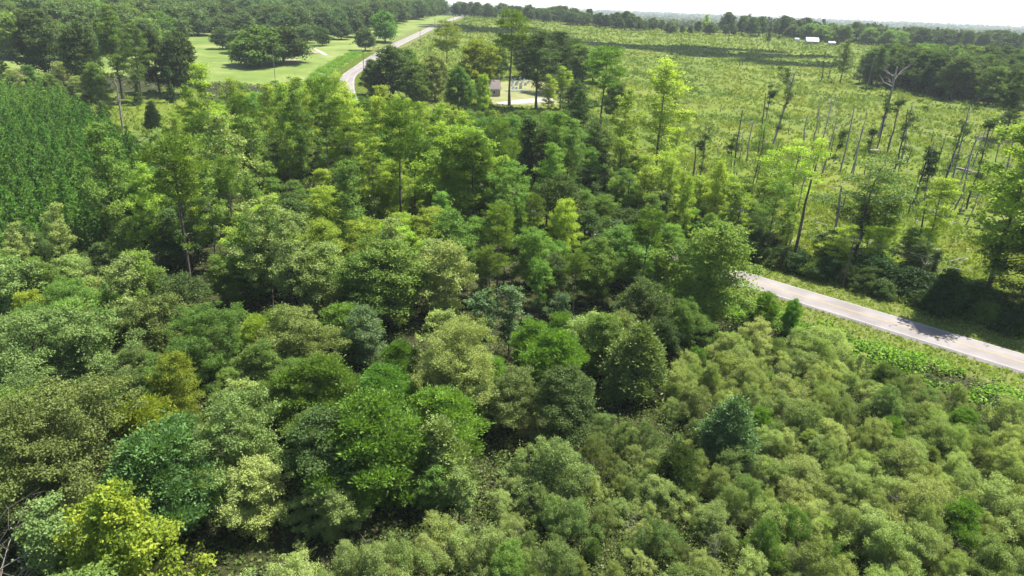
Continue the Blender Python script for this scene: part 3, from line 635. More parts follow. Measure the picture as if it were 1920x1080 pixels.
# the tall ones in the middle
TALL = [(P_, 'pine', 357, 550, 265, 'pine', 'pine with a bare dark trunk down to the flat layered olive tree', 1.1, 'the bare-trunked pine'),
 (P_, 'pine', 752, 455, 205, 'pine', 'tall pine with a long bare trunk in the middle of the woods', 1.0, 'the tall bare pine'),
 (T_, 'gum', 572, 395, 180, 'mid', 'tall dark-trunked tree with a grey-green narrow crown', 0.9, 'the tall dark-trunked tree'),
 (P_, 'pine', 470, 375, 220, 'pine', 'olive pine with a forked trunk between two yellow-green trees', 1.0, 'the forked pine'),
 (P_, 'pine', 885, 440, 255, 'pine', 'stout pine with a spreading crown over the road', 1.15, 'the spreading pine'),
 (T_, 'mid', 862, 430, 248, 'lime', 'tall lime-topped tree left of the spreading pine', 1.15, 'the lime-topped tree'),
 (T_, 'mid', 935, 425, 300, 'lime', 'lower yellow-green tree leaning against the spreading pine', 1.0, None),
 (T_, 'tallgum', 1228, 340, 125, 'gum', 'tall narrow yellow-green tree at the near edge of the field', 1.5, 'the tall narrow tree by the field'),
 (T_, 'tallgum', 1160, 365, 175, 'gum', 'thin feathery tree with twin stems at the field edge', 1.2, 'the twin-stemmed feathery tree'),
 (P_, 'pine', 1123, 265, 95, 'mid', 'dome-crowned pine with a bare lower trunk beside the field', 1.6, 'the dome-crowned pine'),
 (P_, 'pine', 955, 198, 28, 'pine', 'tallest pine with a bare trunk in front of the graveyard', 1.5, 'the tallest pine by the graveyard'),
 (P_, 'pine', 837, 180, 45, 'brownolive', 'brown-tinged pine with drooping boughs among round dark trees', 1.5, 'the brown-tinged pine'),
 (T_, 'oak', 738, 185, 88, 'dark', 'dark round tree at the end of the visible far road', 1.35, 'the dark round tree by the far road'),
 (T_, 'oak', 780, 195, 115, 'mid', 'mid green round tree under the brown-tinged pine', 1.1, None),
 (T_, 'oak', 895, 175, 78, 'gold', 'yellowing round tree behind the small brick building', 1.15, 'the yellowing round tree'),
 (T_, 'oak', 860, 210, 125, 'fresh', 'fresh green tree hiding one side of the small brick building', 0.9, 'the tree hiding the brick building'),
 (T_, 'oak', 905, 218, 140, 'lime', 'bright yellow-green tree right against the brick wall', 0.55, None),
 (T_, 'gum', 1005, 205, 62, 'dark', 'dark ragged tree hanging over the graveyard', 1.7, 'the dark ragged tree over the graveyard'),
 (T_, 'gum', 1045, 175, 62, 'dark', 'second dark tree just beyond the dark ragged tree', 1.9, None),
 (T_, 'oak', 1085, 165, 85, 'mid', 'lower dark tree at the end of the graveyard belt', 1.2, None),
 (T_, 'gum', 1050, 205, 125, 'lime', 'young light green tree at the edge of the graveyard drive', 1.5, 'the light green tree by the drive'),
 (T_, 'gum', 1027, 215, 140, 'gum', 'second young light green tree nearer the drive', 1.3, None),
 (T_, 'gum', 1085, 300, 170, 'dark', 'dark green tree below the dome-crowned pine', 1.4, None),
 (T_, 'gum', 1020, 350, 240, 'dark', 'dark dense tree beside the vine-wrapped stem', 1.5, None),
 (T_, 'gum', 1070, 352, 225, 'mid', 'dark green tree leaning over the wires', 1.4, None),
 (T_, 'gum', 1110, 350, 230, 'dark', 'dense dark tree between the wires and the twin-stemmed tree', 1.5, None),
 ('vine_covered_tree', 'vine', 988, 350, 228, 'darkest', 'narrow dark stem wrapped in vines left of the wires', 1.1, 'the dark vine-wrapped stem'),
 (T_, 'gum', 1275, 470, 330, 'lime', 'yellow-green tree at the corner of the field', 0.85, 'the yellow-green corner tree'),
 (T_, 'gum', 1210, 490, 365, 'mid', 'broad green tree in front of the hidden road', 1.1, None),
 (T_, 'gum', 1330, 450, 300, 'gum', 'yellowish tree just beyond the spreading tree over the road', 0.9, None),
 # dark trees at the upper left
 (T_, 'oak', 88, 150, 22, 'dark', 'big dark oak at the end of the dark row behind the young pines', 1.05, 'the big dark oak'),
 (T_, 'oak', 165, 170, 45, 'dark', 'dark oak half behind the big dark oak', 0.8, None),
 (T_, 'gum', 230, 185, 14, 'mid', 'tall green tree rising over the dark row', 1.25, 'the tall green tree of the dark row'),
 (T_, 'oak', 185, 195, 118, 'mid', 'lower paler tree at the foot of the dark row', 0.75, None),
 (T_, 'gum', 265, 192, 45, 'mid', 'ragged vine-hung tree in the dark row', 1.0, None),
 (T_, 'oak', 345, 180, 62, 'dark', 'wide dark tree at the orchard end of the dark row', 0.85, 'the wide dark tree by the orchard'),
 (T_, 'oak', 300, 175, 58, 'dark', 'dark tree just behind the two vine columns', 0.75, None),
 ('vine_covered_tree', 'vine', 322, 192, 125, 'darkest', 'dark vine column at the back of the small clearing', 1.2, 'the dark vine column'),
 ('vine_covered_tree', 'vine', 262, 197, 138, 'dark', 'second vine column behind the grey snag', 1.3, None),
 (T_, 'mid', 200, 240, 190, 'dark', 'small dark tree beside the grey snag in the clearing', 0.9, None),
 (P_, 'cone', 290, 248, 190, 'darkest', 'small dark evergreen in the middle of the clearing', 0.9, None),
 # roadside and field edge on the right
 (T_, 'gum', 1840, 580, 255, 'gum', 'tall leaning tree with a thick dark trunk beside the road', 1.35, 'the tall leaning roadside tree'),
 (T_, 'gum', 1912, 610, 390, 'dark', 'lower green tree right of the tall leaning roadside tree', 1.6, None),
 (T_, 'oak', 1925, 420, 262, 'gum', 'yellow-green tree beyond the tall leaning roadside tree', 0.8, None),
 (T_, 'cone', 1762, 590, 505, 'darkest', 'dark pointed evergreen on the far side of the road', 1.3, 'the dark pointed evergreen'),
 (T_, 'wispy', 1437, 485, 335, 'mid', 'slender tree with dark trunk near the bend of the road', 0.9, 'the slender dark-trunked tree'),
 (T_, 'wispy', 1412, 365, 235, 'mid', 'slim half-leafy tree in the lower part of the field', 0.8, 'the slim half-leafy tree'),
 (T_, 'wispy', 1468, 440, 262, 'lime', 'thin lime green tree among the snags', 1.3, 'the thin lime tree'),
 (T_, 'wispy', 1600, 500, 300, 'greygreen', 'pale feathery tree growing up around two snags', 1.5, 'the pale feathery tree'),
 (T_, 'wispy', 1640, 480, 330, 'mid', 'thin ragged tree right of the pale feathery tree', 1.2, None),
 (T_, 'wispy', 1560, 520, 420, 'gum', 'small yellow-green tree at the roadside thicket', 1.3, None),
 (T_, 'mid', 1390, 400, 335, 'mid', 'low leafy tree at the foot of the slim half-leafy tree', 0.8, None),
 (T_, 'gum', 1882, 262, 135, 'dark', 'tall-stemmed tree with a high flat crown by the dark wood', 1.3, 'the high-crowned tree by the dark wood'),
 (T_, 'gum', 1575, 155, 75, 'brownolive', 'fan-shaped half-bare tree standing in the far field', 1.2, 'the fan-shaped tree in the far field'),
 (T_, 'pecan', 685, 95, 53, 'pecan', 'rounded lone tree on the mown grass near the far road', 0.95, 'the lone tree on the mown grass'),
 (T_, 'pecan', 722, 79, 22, 'fresh', 'taller lighter green tree on the mown grass near the far road', 0.95, 'the taller tree on the mown grass'),
 (T_, 'pecan', 532, 118, 50, 'dark', 'large spreading tree at the corner of the mown grass', 1.4, 'the large spreading tree on the grass'),
 (T_, 'pecan', 487, 125, 52, 'mid', 'tree left of the large spreading tree on the grass', 1.3, None),
 (T_, 'pecan', 448, 100, 58, 'pecan', 'smaller tree two places left of the spreading tree on the grass', 1.2, None)]
for (nm, key, bx, by, ty, mat, lab, wd, mk) in TALL: hb(nm, key, bx, by, ty, mat, 'tree', lab, wd, mark=mk)

for (bx, by, ty, mt, wd) in [(462, 122, 70, 'mid', 1.1), (418, 92, 50, 'pecan', .9), (575, 80, 45, 'pecan', 1.1), (605, 86, 52, 'dark', .9), (640, 74, 38, 'pecan', 1.1), (668, 70, 34, 'dark', 1.1), (425, 68, 28, 'pecan', 1.2), (400, 40, 8, 'pecan', 1.2), (372, 66, 18, 'pecan', 1.3), (352, 52, 10, 'mid', 1.2), (500, 66, 30, 'pecan', 1.3), (540, 62, 28, 'pecan', 1.2), (466, 55, 18, 'dark', 1.3), (590, 62, 28, 'pecan', 1.3)]:
    x, y = at(bx, by); z = tz(x, y); a = project(x, y, z)[1]; b = project(x, y, z+10)[1]; place('pecan_tree', 'pecan', x, y, float(10*(by-ty)/(a-b)), mt, 'tree', None, 'spreading orchard tree', 'orchard trees beside the far road', wid=wd)
re_ = random.Random(91)
for i_ in range(110):
    k_ = re_.random(); x, y = at(1120+k_*640+re_.uniform(-20, 20), 345+k_*150+re_.uniform(-10, 80)*(1-0.35*k_)); s = rd(x, y)
    if s < 11 or not all((x-a)**2+(y-b)**2 > 9 for a, b, h in occupied): continue
    if k_ > 0.55 and re_.random() < 0.45: continue
    key, mt, dn, hh = re_.choice([('wispy', 'gum', 'thin leafy tree', 13), ('wispy', 'mid', 'thin dark-leaved tree', 15), ('slim', 'lime', 'slim lime green tree', 10), ('slim', 'gum', 'slim yellow-green tree', 11), ('mid', 'gum', 'low yellow-green tree', 8), ('mid', 'mid', 'low green tree', 8), ('tallgum', 'gum', 'tall thin yellow-green tree', 18), ('vine', 'dark', 'vine-hung stem', 8), ('mid', 'dark', 'low dark tree', 7)])
    place('field_edge_tree', key, x, y, hh*re_.uniform(.7, 1.15)*(1.0 if k_ < .45 else .8), mt, 'tree', None, dn, 'trees between the road and the cut field', wid=re_.uniform(1.0, 1.35))
for (bx, by, hh) in [(1092, 452, 9.5), (1128, 470, 10), (1165, 484, 9), (1205, 500, 10), (1250, 520, 9), (1292, 540, 8), (1330, 562, 7), (1062, 440, 10)]:
    x, y = at(bx, by); place('roadside_tree', 'mid', x, y, hh, rnd.choice(['dark', 'mid', 'fresh']), 'tree', None, 'roadside tree', 'trees on the near side of the hidden road', wid=1.05)
rb_ = random.Random(17)
for (x0, x1, st, b0, b1, t0, t1, kinds) in [(372, 850, 38, 296, 330, 112, 165, 'a'), (350, 880, 41, 345, 385, 150, 215, 'a'), (330, 900, 50, 405, 445, 215, 285, 'b'), (300, 960, 52, 465, 510, 290, 350, 'c'), (960, 1400, 46, 440, 500, 345, 400, 'd')]:
    xx = x0
    while xx < x1:
        bx = xx+rb_.uniform(-13, 13); by = rb_.uniform(b0, b1); ty = rb_.uniform(t0, t1); xx += st*rb_.uniform(.75, 1.2)
        ty = max(ty, cap(bx)); x, y = at(bx, by)
        if abs(rd(x, y)) < 5 or any((x-a)**2+(y-b)**2 < 12 for a, b, h in occupied): continue
        if hides(x, y, 20, 3.0): continue
        pool = {'a': [('gum', 'gum', 'tall yellow-green tree', 4), ('tallgum', 'gum', 'tall narrow yellow-green tree', 4), ('tallgum', 'lime', 'tall narrow lime green tree', 3), ('pine', 'pine', 'tall olive pine', 1)],
                'b': [('gum', 'gum', 'tall yellow-green tree', 3), ('pine', 'pine', 'tall olive pine', 3), ('tallgum', 'lime', 'tall narrow lime green tree', 1.5), ('gum', 'olive', 'tall olive green tree', 2), ('gum', 'mid', 'tall mid green tree', 1)],
                'c': [('gum', 'olive', 'tall olive green tree', 3), ('gum', 'mid', 'tall mid green tree', 2), ('tallgum', 'mid', 'tall narrow mid green tree', 1.5), ('gum', 'lime', 'tall lime green tree', 1.5), ('pine', 'pine', 'tall olive pine', 1.5)],
                'd': [('slim', 'fresh', 'slim fresh green tree', 2), ('gum', 'mid', 'tall mid green tree', 3), ('tallgum', 'mid', 'tall narrow mid green tree', 1.5), ('gum', 'dark', 'tall dark green tree', 2)]}[kinds]
        k, mt, dn, _w = pick(rb_, pool); z = tz(x, y); a = project(x, y, z)[1]; b = project(x, y, z+10)[1]; hh = float(10*(by-ty)/(a-b))
        place('tall_tree' if k != 'pine' else 'pine_tree', k, x, y, min(hh, 29), mt, 'tree', None, dn, 'tall trees of the yellow-green belt' if kinds in 'ab' else 'tall trees of the middle woods', wid=rb_.uniform(.9, 1.25), bark=rb_.choice(['bark', 'palebark', 'palebark']))
for (bx, by, ty, mt, wd, dn) in [(700, 178, 112, 'dark', .9, 'dark round tree'), (765, 150, 92, 'mid', 1.0, 'mid green round tree'), (930, 150, 80, 'mid', 1.0, 'mid green round tree'), (985, 146, 68, 'dark', 1.1, 'dark round tree'), (1030, 146, 62, 'dark', 1.1, 'dark round tree'), (1110, 155, 92, 'mid', 1.0, 'mid green round tree'), (1070, 150, 72, 'dark', 1.0, 'dark round tree'), (1150, 225, 150, 'mid', .8, 'mid green round tree'), (1075, 235, 150, 'dark', .8, 'dark round tree'), (815, 190, 100, 'olive', .9, 'olive round tree')]:
    x, y = at(bx, by); z = tz(x, y); a = project(x, y, z)[1]; b = project(x, y, z+10)[1]; place('belt_tree', 'oak', x, y, float(10*(by-ty)/(a-b)), mt, 'tree', None, dn, 'round trees about the brick building', wid=wd)
# ------------------------------------------------------------------ fill of the woods
hero_occ = list(occupied)+[(*at(px, py), (r_h-2)*10) for px, py, r_h in ((865, 655, 4.5), (455, 640, 5.0), (1200, 800, 3.4), (380, 1120, 3.2), (25, 1120, 4.5), (800, 1010, 3.0), (560, 1050, 2.6))]
def free(x, y, r, occ):
    return all((x-a)**2+(y-b)**2 > (r+0.10*h)**2 for a, b, h in occ)
def grid(poly, sp, seed, jit=0.38):
    r_ = random.Random(seed); xs = [p[0] for p in poly]; ys = [p[1] for p in poly]; out = []; j = 0; y = min(ys)
    while y < max(ys):
        x = min(xs)+(j % 2)*sp/2
        while x < max(xs):
            q = (x+r_.uniform(-jit, jit)*sp, y+r_.uniform(-jit, jit)*sp)
            if inpoly([q[0]], [q[1]], poly)[0]: out.append(q)
            x += sp
        y += sp*0.87; j += 1
    return out
def vis(x, y, h, m=60):
    u, v, w = project(x, y, tz(x, y)+h); u2, v2, _ = project(x, y, tz(x, y)); return w > 0 and -m < u < 1920+m and v < 1080+m and v2 > -40
rr_ = random.Random(3)
THK = gpoly([(300, 1235), (560, 1130), (700, 1100), (900, 1010), (975, 900), (1080, 850), (1200, 800), (1290, 690), (1400, 670), (1560, 680), (1700, 735), (1920, 835), (2150, 930), (2500, 1500), (200, 1500)])
SHK = [('pale', 'pale olive', 5), ('olive', 'olive', 4), ('greygreen', 'grey-green', 1.2), ('brownolive', 'brownish', 0.9), ('fresh', 'fresh green', 0.5), ('mid', 'mid green', 0.7)]
n_sh = 0
xs_, ys_ = np.array(THK)[:, 0], np.array(THK)[:, 1]
x = rg.uniform(-30, 110, 60000); y = rg.uniform(20, 100, 60000); k = inpoly(x, y, THK); k[k] &= (road_dist(x[k], y[k]) < -12); x, y = x[k], y[k]
scatter('scrub_cover', 'low olive scrub and tall weeds filling between the shrubs of the thicket', rg, x, y, np.clip(1.5+0.9*vnoise(x, y, 3.0, 51), 0.3, 2.7), 0.115, 18, 'thickunder', aspect=0.55, spread=1.1, up=0.5)
for (x, y) in grid(THK, 2.35, 21):
    if rd(x, y) > -13 or not vis(x, y, 4.5) or not free(x, y, 1.5, hero_occ): continue
    if rr_.random() < 0.04: continue
    # colours run in drifts
    v = float(vnoise(np.array([x]), np.array([y]), 12, 40)[0]); mt, dn, _ = pick(rr_, SHK)
    if v > 0.5 and rr_.random() < 0.5: mt, dn = 'pale', 'pale olive'
    if v < -0.6 and rr_.random() < 0.4: mt, dn = 'greygreen', 'grey-green'
    h = 2.6+2.1*rr_.random()**1.5+0.6*v; h = max(2.2, h)
    big = rr_.random() < 0.04
    if hides(x, y, h, 2.0): h *= 0.6; big = False
    if hides(x, y, h, 1.6): continue
    place('thicket_shrub', 'bigshrub' if big else ('bright' if rr_.random() < .07 else 'slim' if rr_.random() < .05 else 'shrub'), x, y, h+(1.4 if big else 0), mt, 'shrub', None, f'{dn} shrub', 'shrubs of the pale thicket', wid=0.64+0.34*rr_.random()**1.5, bark='twig'); n_sh += 1
MIX = gpoly([(-400, 760), (-200, 640), (60, 600), (300, 610), (480, 670), (620, 720), (900, 690), (1100, 650), (1290, 640), (1290, 690), (1200, 800), (1080, 850), (960, 880), (900, 975), (700, 1050), (560, 1075), (300, 1180), (200, 1500), (-700, 1500), (-700, 900)])
MXK = [('dome', 'mid', 'mid green domed tree', 1), ('mid', 'mid', 'mid green tree', 3.5), ('mid', 'olive', 'olive green tree', 1.6), ('cone', 'greygreen', 'grey-green tree', 1.2), ('mid', 'dark', 'dark green tree', 2.6), ('bigshrub', 'brownolive', 'brownish domed tree', 0.8), ('slim', 'greygreen', 'slim grey-green tree', 1.4), ('bright', 'fresh', 'fresh green tree', 1.0), ('slim', 'olive', 'slim olive tree', 1), ('bigshrub', 'greygreen', 'grey-green domed tree', 1.2)]
n_mx = 0
for (x, y) in grid(MIX, 4.9, 22):
    if not vis(x, y, 10) or not free(x, y, 1.7, hero_occ): continue
    u, v, _ = project(x, y, tz(x, y))
    if 620 < u < 800 and 860 < v < 1000 and False: continue
    k, mt, dn, _w = pick(rr_, MXK); h = {'dome': 8.5, 'bigshrub': 7.5, 'mid': 9, 'cone': 7.5, 'slim': 9.5, 'bright': 7}[k]*(0.8+0.4*rr_.random())*(0.85 if u > 850 else 1)
    if hides(x, y, h, 3.0): h *= 0.62; k = 'mid' if k == 'dome' else k; dn = dn.replace('domed ', '')
    if hides(x, y, h, 2.2): continue
    place('woodland_tree', k, x, y, h, mt, 'tree', None, dn, 'mixed trees of the lower woods', wid=0.9+0.25*rr_.random()); n_mx += 1
WOOD = gpoly([(-300, 640), (-160, 560), (100, 520), (330, 440), (330, 330), (300, 290), (420, 235), (560, 215), (640, 235), (720, 245), (980, 215), (1010, 262), (1120, 275), (1220, 375), (1400, 470), (1440, 540), (1290, 640), (1100, 650), (900, 690), (620, 720), (480, 670), (300, 610), (60, 600)])
n_wd = 0
for (x, y) in grid(WOOD, 6.9, 23):
    s = rd(x, y)
    if abs(s) < 6.2 or not free(x, y, 2.0, hero_occ): continue
    u, v, _ = project(x, y, tz(x, y))
    if s > 0 and rr_.random() < 0.2: continue
    if v < 560 and 340 < u < 860:      # low growth under the tall belt
        k, mt, dn, _w = pick(rr_, [('mid', 'lime', 'low lime green tree', 2), ('mid', 'gum', 'low yellow-green tree', 2), ('mid', 'mid', 'low mid green tree', 2), ('slim', 'fresh', 'slim fresh green tree', 1.5), ('mid', 'dark', 'low dark green tree', 1.5)])
        h = {'mid': 9, 'slim': 12}[k]*(0.75+0.45*rr_.random())
    elif v < 520 or u > 850:
        k, mt, dn, _w = pick(rr_, [('gum', 'mid', 'tall mid green tree', 3), ('gum', 'fresh', 'tall fresh green tree', 2), ('mid', 'fresh', 'lower fresh green tree', 3), ('mid', 'dark', 'lower dark tree', 2), ('pine', 'pine', 'olive pine', 1), ('mid', 'mid', 'lower mid green tree', 2), ('slim', 'bluegreen', 'slim blue-green tree', 1.5 if v > 480 else 0)])
        h = {'gum': 17, 'pine': 19, 'mid': 11, 'slim': 11}[k]*(0.8+0.35*rr_.random())
        if u > 850 and v > 480: h *= 0.72
    else:
        k, mt, dn, _w = pick(rr_, [('mid', 'olive', 'olive green tree', 2.5), ('mid', 'mid', 'mid green tree', 2.5), ('gum', 'olive', 'tall olive green tree', 2), ('mid', 'dark', 'dark green tree', 1.5), ('slim', 'mid', 'slim mid green tree', 1.2), ('gum', 'mid', 'tall mid green tree', 1.2)])
        h = {'gum': 15, 'mid': 10.5, 'slim': 11}[k]*(0.8+0.35*rr_.random())*(0.75 if u < 330 else 1)
    if 1300 < u and s < 0: h = min(h, 9)
    h0_ = h; h = min(h*1.12, capped(x, y, 99)*(0.68+0.34*rr_.random()))
    if hides(x, y, h, 3.0): h *= 0.65
    if h < 4.5 or hides(x, y, h, 2.4): continue
    if h < h0_*0.6 and k in ('gum', 'pine'): k, dn = 'mid', dn.replace('tall ', '').replace('pine', 'tree')
    place('forest_tree' if k != 'pine' else 'pine_tree', k, x, y, h, mt, 'tree', None, dn, 'trees of the middle woods', wid=0.95+0.25*rr_.random()); n_wd += 1
# young pines
YP = gpoly([(-260, 225), (0, 196), (140, 222), (235, 285), (300, 350), (330, 425), (250, 480), (60, 530), (-200, 580), (-500, 640)])
yp = []
for (x, y) in grid(YP, 3.4, 24, 0.3):
    if vis(x, y, 8, 25) and free(x, y, 0.5, hero_occ): yp.append((math.hypot(x, y), x, y))
yp.sort(); near_yp = yp[:300]; far_yp = yp[300:]
for d_, x, y in near_yp: place('young_pine', 'ypine', x, y, 6.3+4.0*rr_.random(), 'ypine', 'young pine', 'young dark green pine in the near rows of the dense pine plantation', None, 'young pines in the near rows of the plantation', wid=1.1+0.2*rr_.random())
if far_yp:
    mb = MB(); base = []
    for cm, tm, h0 in SP['ypine']:
        v = np.empty(len(cm.vertices)*3, np.float32); cm.vertices.foreach_get('co', v); tt = np.empty(len(cm.polygons), np.float32); cm.attributes['tint'].data.foreach_get('value', tt); base.append((v.reshape(-1, 3), tt))
    for d_, x, y in far_yp:
        v, tt = base[rr_.randrange(len(base))]; s = 0.8+0.42*rr_.random(); a = rr_.random()*6.28; c, q = math.cos(a)*s*1.2, math.sin(a)*s*1.2; nk = len(tt)
        if d_ > 190: sel = np.random.default_rng(abs(int(x*7+y))).random(nk) < 0.6; v = v.reshape(-1, 4, 3)[sel].reshape(-1, 3); tt = tt[sel]; nk = len(tt)
        w = np.column_stack([v[:, 0]*c-v[:, 1]*q+x, v[:, 0]*q+v[:, 1]*c+y, v[:, 2]*s+tz(x, y)]); mb.add(w, np.arange(nk*4).reshape(nk, 4), np.clip(tt+rr_.uniform(-.2, .2), 0, 1))
    prop(link('far_young_pines', mb.mesh('far_young_pines', [M['ypine']])), 'mass of young dark green pines in the far rows of the plantation', 'young pine', kind='stuff')

# small trees between plantation and dark row, bushes along the far roadside
def bushes(pts, key, mat, name, desc, group, hr, cat='shrub', wid=1.1):
    for (px, py) in pts:
        x, y = at(px, py)
        if abs(rd(x, y)) < 5.5: continue
        hq = min(hr[0]+(hr[1]-hr[0])*rr_.random(), capped(x, y, 99)) if px > 640 and py > 195 else hr[0]+(hr[1]-hr[0])*rr_.random()
        if hq < 1.5: continue
        place(name, key, x, y, hq, mat if isinstance(mat, str) else rr_.choice(mat), cat, None, desc, group, wid=wid*(0.9+0.25*rr_.random()))
L = RL[(np.hypot(RL[:, 0], RL[:, 1]) < 175)]
cum = np.concatenate([[0], np.cumsum(np.linalg.norm(np.diff(L, axis=0), axis=1))])
for s in np.arange(4, cum[-1]-2, 2.7):
    p = np.array([np.interp(s, cum, L[:, 0]), np.interp(s, cum, L[:, 1])]); q = np.array([np.interp(s+1, cum, L[:, 0]), np.interp(s+1, cum, L[:, 1])]); T = (q-p)/np.linalg.norm(q-p); Nn = np.array([T[1], -T[0]])
    for o, hh_ in ((9.8+rr_.random()*1.6, 3.0), (13+rr_.random()*3, 3.6)):
        x, y = p+Nn*o
        if x < -5 or rr_.random() < 0.12 or not vis(x, y, 4): continue
        place('roadside_bush', rr_.choice(['bush', 'bush', 'shrub', 'bigshrub', 'mid']), x, y, hh_*(0.75+0.6*rr_.random()), rr_.choice(['darkest', 'dark', 'dark', 'darkest', 'mid']), 'shrub', None, 'dark bush', 'dark bushes along the far side of the road', wid=0.95+0.3*rr_.random())
# bushes at the back of the plantation and around the clearing, by the belt behind the church
bushes([(30, 172), (85, 178), (120, 160), (60, 160), (10, 150), (-20, 170), (150, 195), (172, 190), (100, 190)], 'mid', ['mid', 'olive', 'fresh'], 'hedgerow_tree', 'low tree', 'low trees behind the young pines', (6, 9), 'tree')
bushes([(210, 262), (250, 275), (345, 262), (372, 250), (330, 285), (395, 230), (180, 232), (300, 275)], 'bush', ['mid', 'olive', 'fresh', 'dark'], 'field_bush', 'low bush', 'bushes round the small clearing', (3, 5))
bushes([(700, 185), (820, 215), (750, 215), (880, 222), (790, 225), (840, 200), (925, 222), (970, 232), (1000, 225), (1090, 222), (1120, 235), (1060, 240), (1150, 205), (1165, 230), (880, 195), (700, 215)], 'mid', ['fresh', 'lime', 'mid', 'gum'], 'hedgerow_tree', 'low leafy tree', 'low trees round the brick building', (5, 9), 'tree', 1.2)
bushes([(880, 155), (925, 150), (985, 146), (1020, 148), (1060, 150)], 'bush', ['mid', 'dark', 'gum'], 'hedge_bush', 'small bush', 'bushes behind the graveyard', (2.5, 4.5))

# ------------------------------------------------------------------ dead trees and poles of the cut field
def dead(bx, by, ty, r0, forks, label, leafy=0, lean=0.05, leandir=None, spread=0.3, fb=0.55, bark='deadwood', broken=True, seed=1, mark=None, name='dead_tree', leafmat='dark', desc=None, curve=0.02):
    x, y = at(bx, by); z = tz(x, y); a = project(x, y, z)[1]; b = project(x, y, z+10)[1]; h = float(10*(by-ty)/(a-b))
    rng = np.random.default_rng(seed*31+int(bx)); t, c = snag(rng, h, r0*1.2, forks, leafy, lean, spread, fb, broken, curve)
    e = bpy.data.objects.new(name, None); COL.objects.link(e); e.location = (x, y, z); prop(e, label, 'dead tree', None if label else 'bare snags in the cut field')
    link('trunk', t.mesh('trunk', [M[bark]], True), e)
    if c.n: link('leaves', c.mesh('leaves', [M[leafmat]]), e)
    if mark: LANDMARKS.append((mark, bx, (by+ty)/2))
    if name == 'bare_shrub': e['category'] = 'dead shrub'; e['group'] = 'leafless shrubs of the thicket'
    if not label: PEND.append((e, desc or 'bare grey pole', x, y, z+h*0.5))
dead(1647, 258, 128, 0.42, 8, 'big dead tree with bare antler-like branches in the field', spread=0.34, fb=0.72, seed=4, mark='the big antlered dead tree', lean=0.02)
dead(1447, 277, 140, 0.30, 7, 'leaning half-dead tree with dark leaf clumps on its upper boughs', 26, 0.12, spread=0.3, fb=0.55, seed=6, mark='the leaning half-dead tree')
dead(1436, 225, 152, 0.18, 1, 'slender stem clothed in dark vine clumps left of the leaning half-dead tree', 22, 0.04, spread=0.1, seed=3, leafmat='darkest')
dead(1542, 325, 195, 0.22, 11, 'Y-shaped bare tree with a wide twiggy top', 0, 0.03, spread=0.42, fb=0.5, seed=9, mark='the Y-shaped bare tree', broken=False)
dead(1541, 268, 185, 0.17, 5, 'small forked bare tree behind the Y-shaped one', 0, 0.02, spread=0.25, fb=0.6, seed=2)
dead(1575, 325, 198, 0.20, 3, 'tall thin snag just right of the Y-shaped bare tree', 0, 0.06, spread=0.2, fb=0.7, seed=5)
dead(1593, 335, 242, 0.16, 3, 'shorter thin snag beside the tall thin one', 0, 0.05, spread=0.2, seed=7)
dead(1668, 275, 172, 0.13, 1, 'thin straight pole right of the big antlered dead tree', 0, 0.02, seed=8)
dead(1630, 280, 248, 0.25, 0, 'short stub wrapped in green vines at the foot of the antlered tree', 14, 0.02, seed=8, leafmat='dark')
dead(1711, 388, 302, 0.26, 0, 'thick broken-off snag with a blunt top in the lower field', 0, 0.03, bark='burntwood', seed=3, mark='the blunt broken snag')
dead(1733, 378, 285, 0.16, 4, 'leaning stem with a heavy dark vine clump on top', 30, 0.1, spread=0.2, seed=5, leafmat='darkest', mark='the stem with the heavy vine clump')
dead(1765, 365, 235, 0.24, 5, 'tall dark snag at the near end of the cluster of snags', 5, 0.05, spread=0.2, seed=2, mark='the cluster of snags', bark='burntwood')
dead(1785, 340, 200, 0.22, 7, 'tallest snag of the cluster with a few leafy twigs', 8, 0.05, spread=0.22, seed=6)
dead(1800, 345, 250, 0.17, 9, 'pale twiggy dead tree in the cluster of snags', 0, 0.1, spread=0.35, seed=7, fb=0.3, broken=False)
dead(1822, 318, 232, 0.15, 5, 'pale leaning snag at the far end of the cluster', 0, 0.12, spread=0.25, seed=9)
dead(1840, 300, 245, 0.14, 6, 'small twiggy dead tree beyond the cluster of snags', 0, 0.04, spread=0.3, seed=1)
dead(1487, 500, 338, 0.26, 2, 'thick reddish-brown snag standing at the roadside bushes', 0, 0.03, bark='burntwood', seed=5, mark='the thick reddish-brown snag', spread=0.12)
dead(1553, 495, 352, 0.24, 3, 'tall grey snag inside the pale feathery tree', 3, 0.06, seed=6, spread=0.15)
dead(1480, 462, 330, 0.15, 2, 'pale slim pole left of the thick reddish-brown snag', 0, 0.02, seed=4, bark='palebark')
dead(1718, 470, 376, 0.18, 0, 'lone straight dark pole in the yellow weeds', 0, 0.02, bark='burntwood', seed=3, mark='the lone dark pole')
dead(1715, 545, 492, 0.14, 5, 'small crooked dead tree above the roadside bushes', 0, 0.12, spread=0.35, seed=8, curve=0.12)
dead(1600, 492, 380, 0.20, 4, 'dark ivy-clad snag right of the pale feathery tree', 18, 0.04, spread=0.15, seed=4)
dead(1640, 500, 420, 0.12, 4, 'spindly bare sapling near the roadside', 0, 0.03, seed=2, spread=0.3)
dead(230, 240, 158, 0.25, 12, 'silver-grey snag standing in the small clearing', 0, 0.03, spread=0.25, fb=0.25, seed=3, bark='twig', mark='the silver-grey snag')
dead(28, 1175, 955, 0.13, 18, 'bare grey dead tree with splayed branches beside the yellow-green sycamore', 0, 0.05, spread=0.55, fb=0.1, seed=5, bark='twig', broken=False)
dead(142, 545, 515, 0.13, 2, 'pale short trunk poking from the woods', 0, 0.01, seed=2, bark='twig')
dead(176, 430, 390, 0.10, 3, 'pale broken stem at the edge of the young pines', 0, 0.15, seed=2, bark='twig')
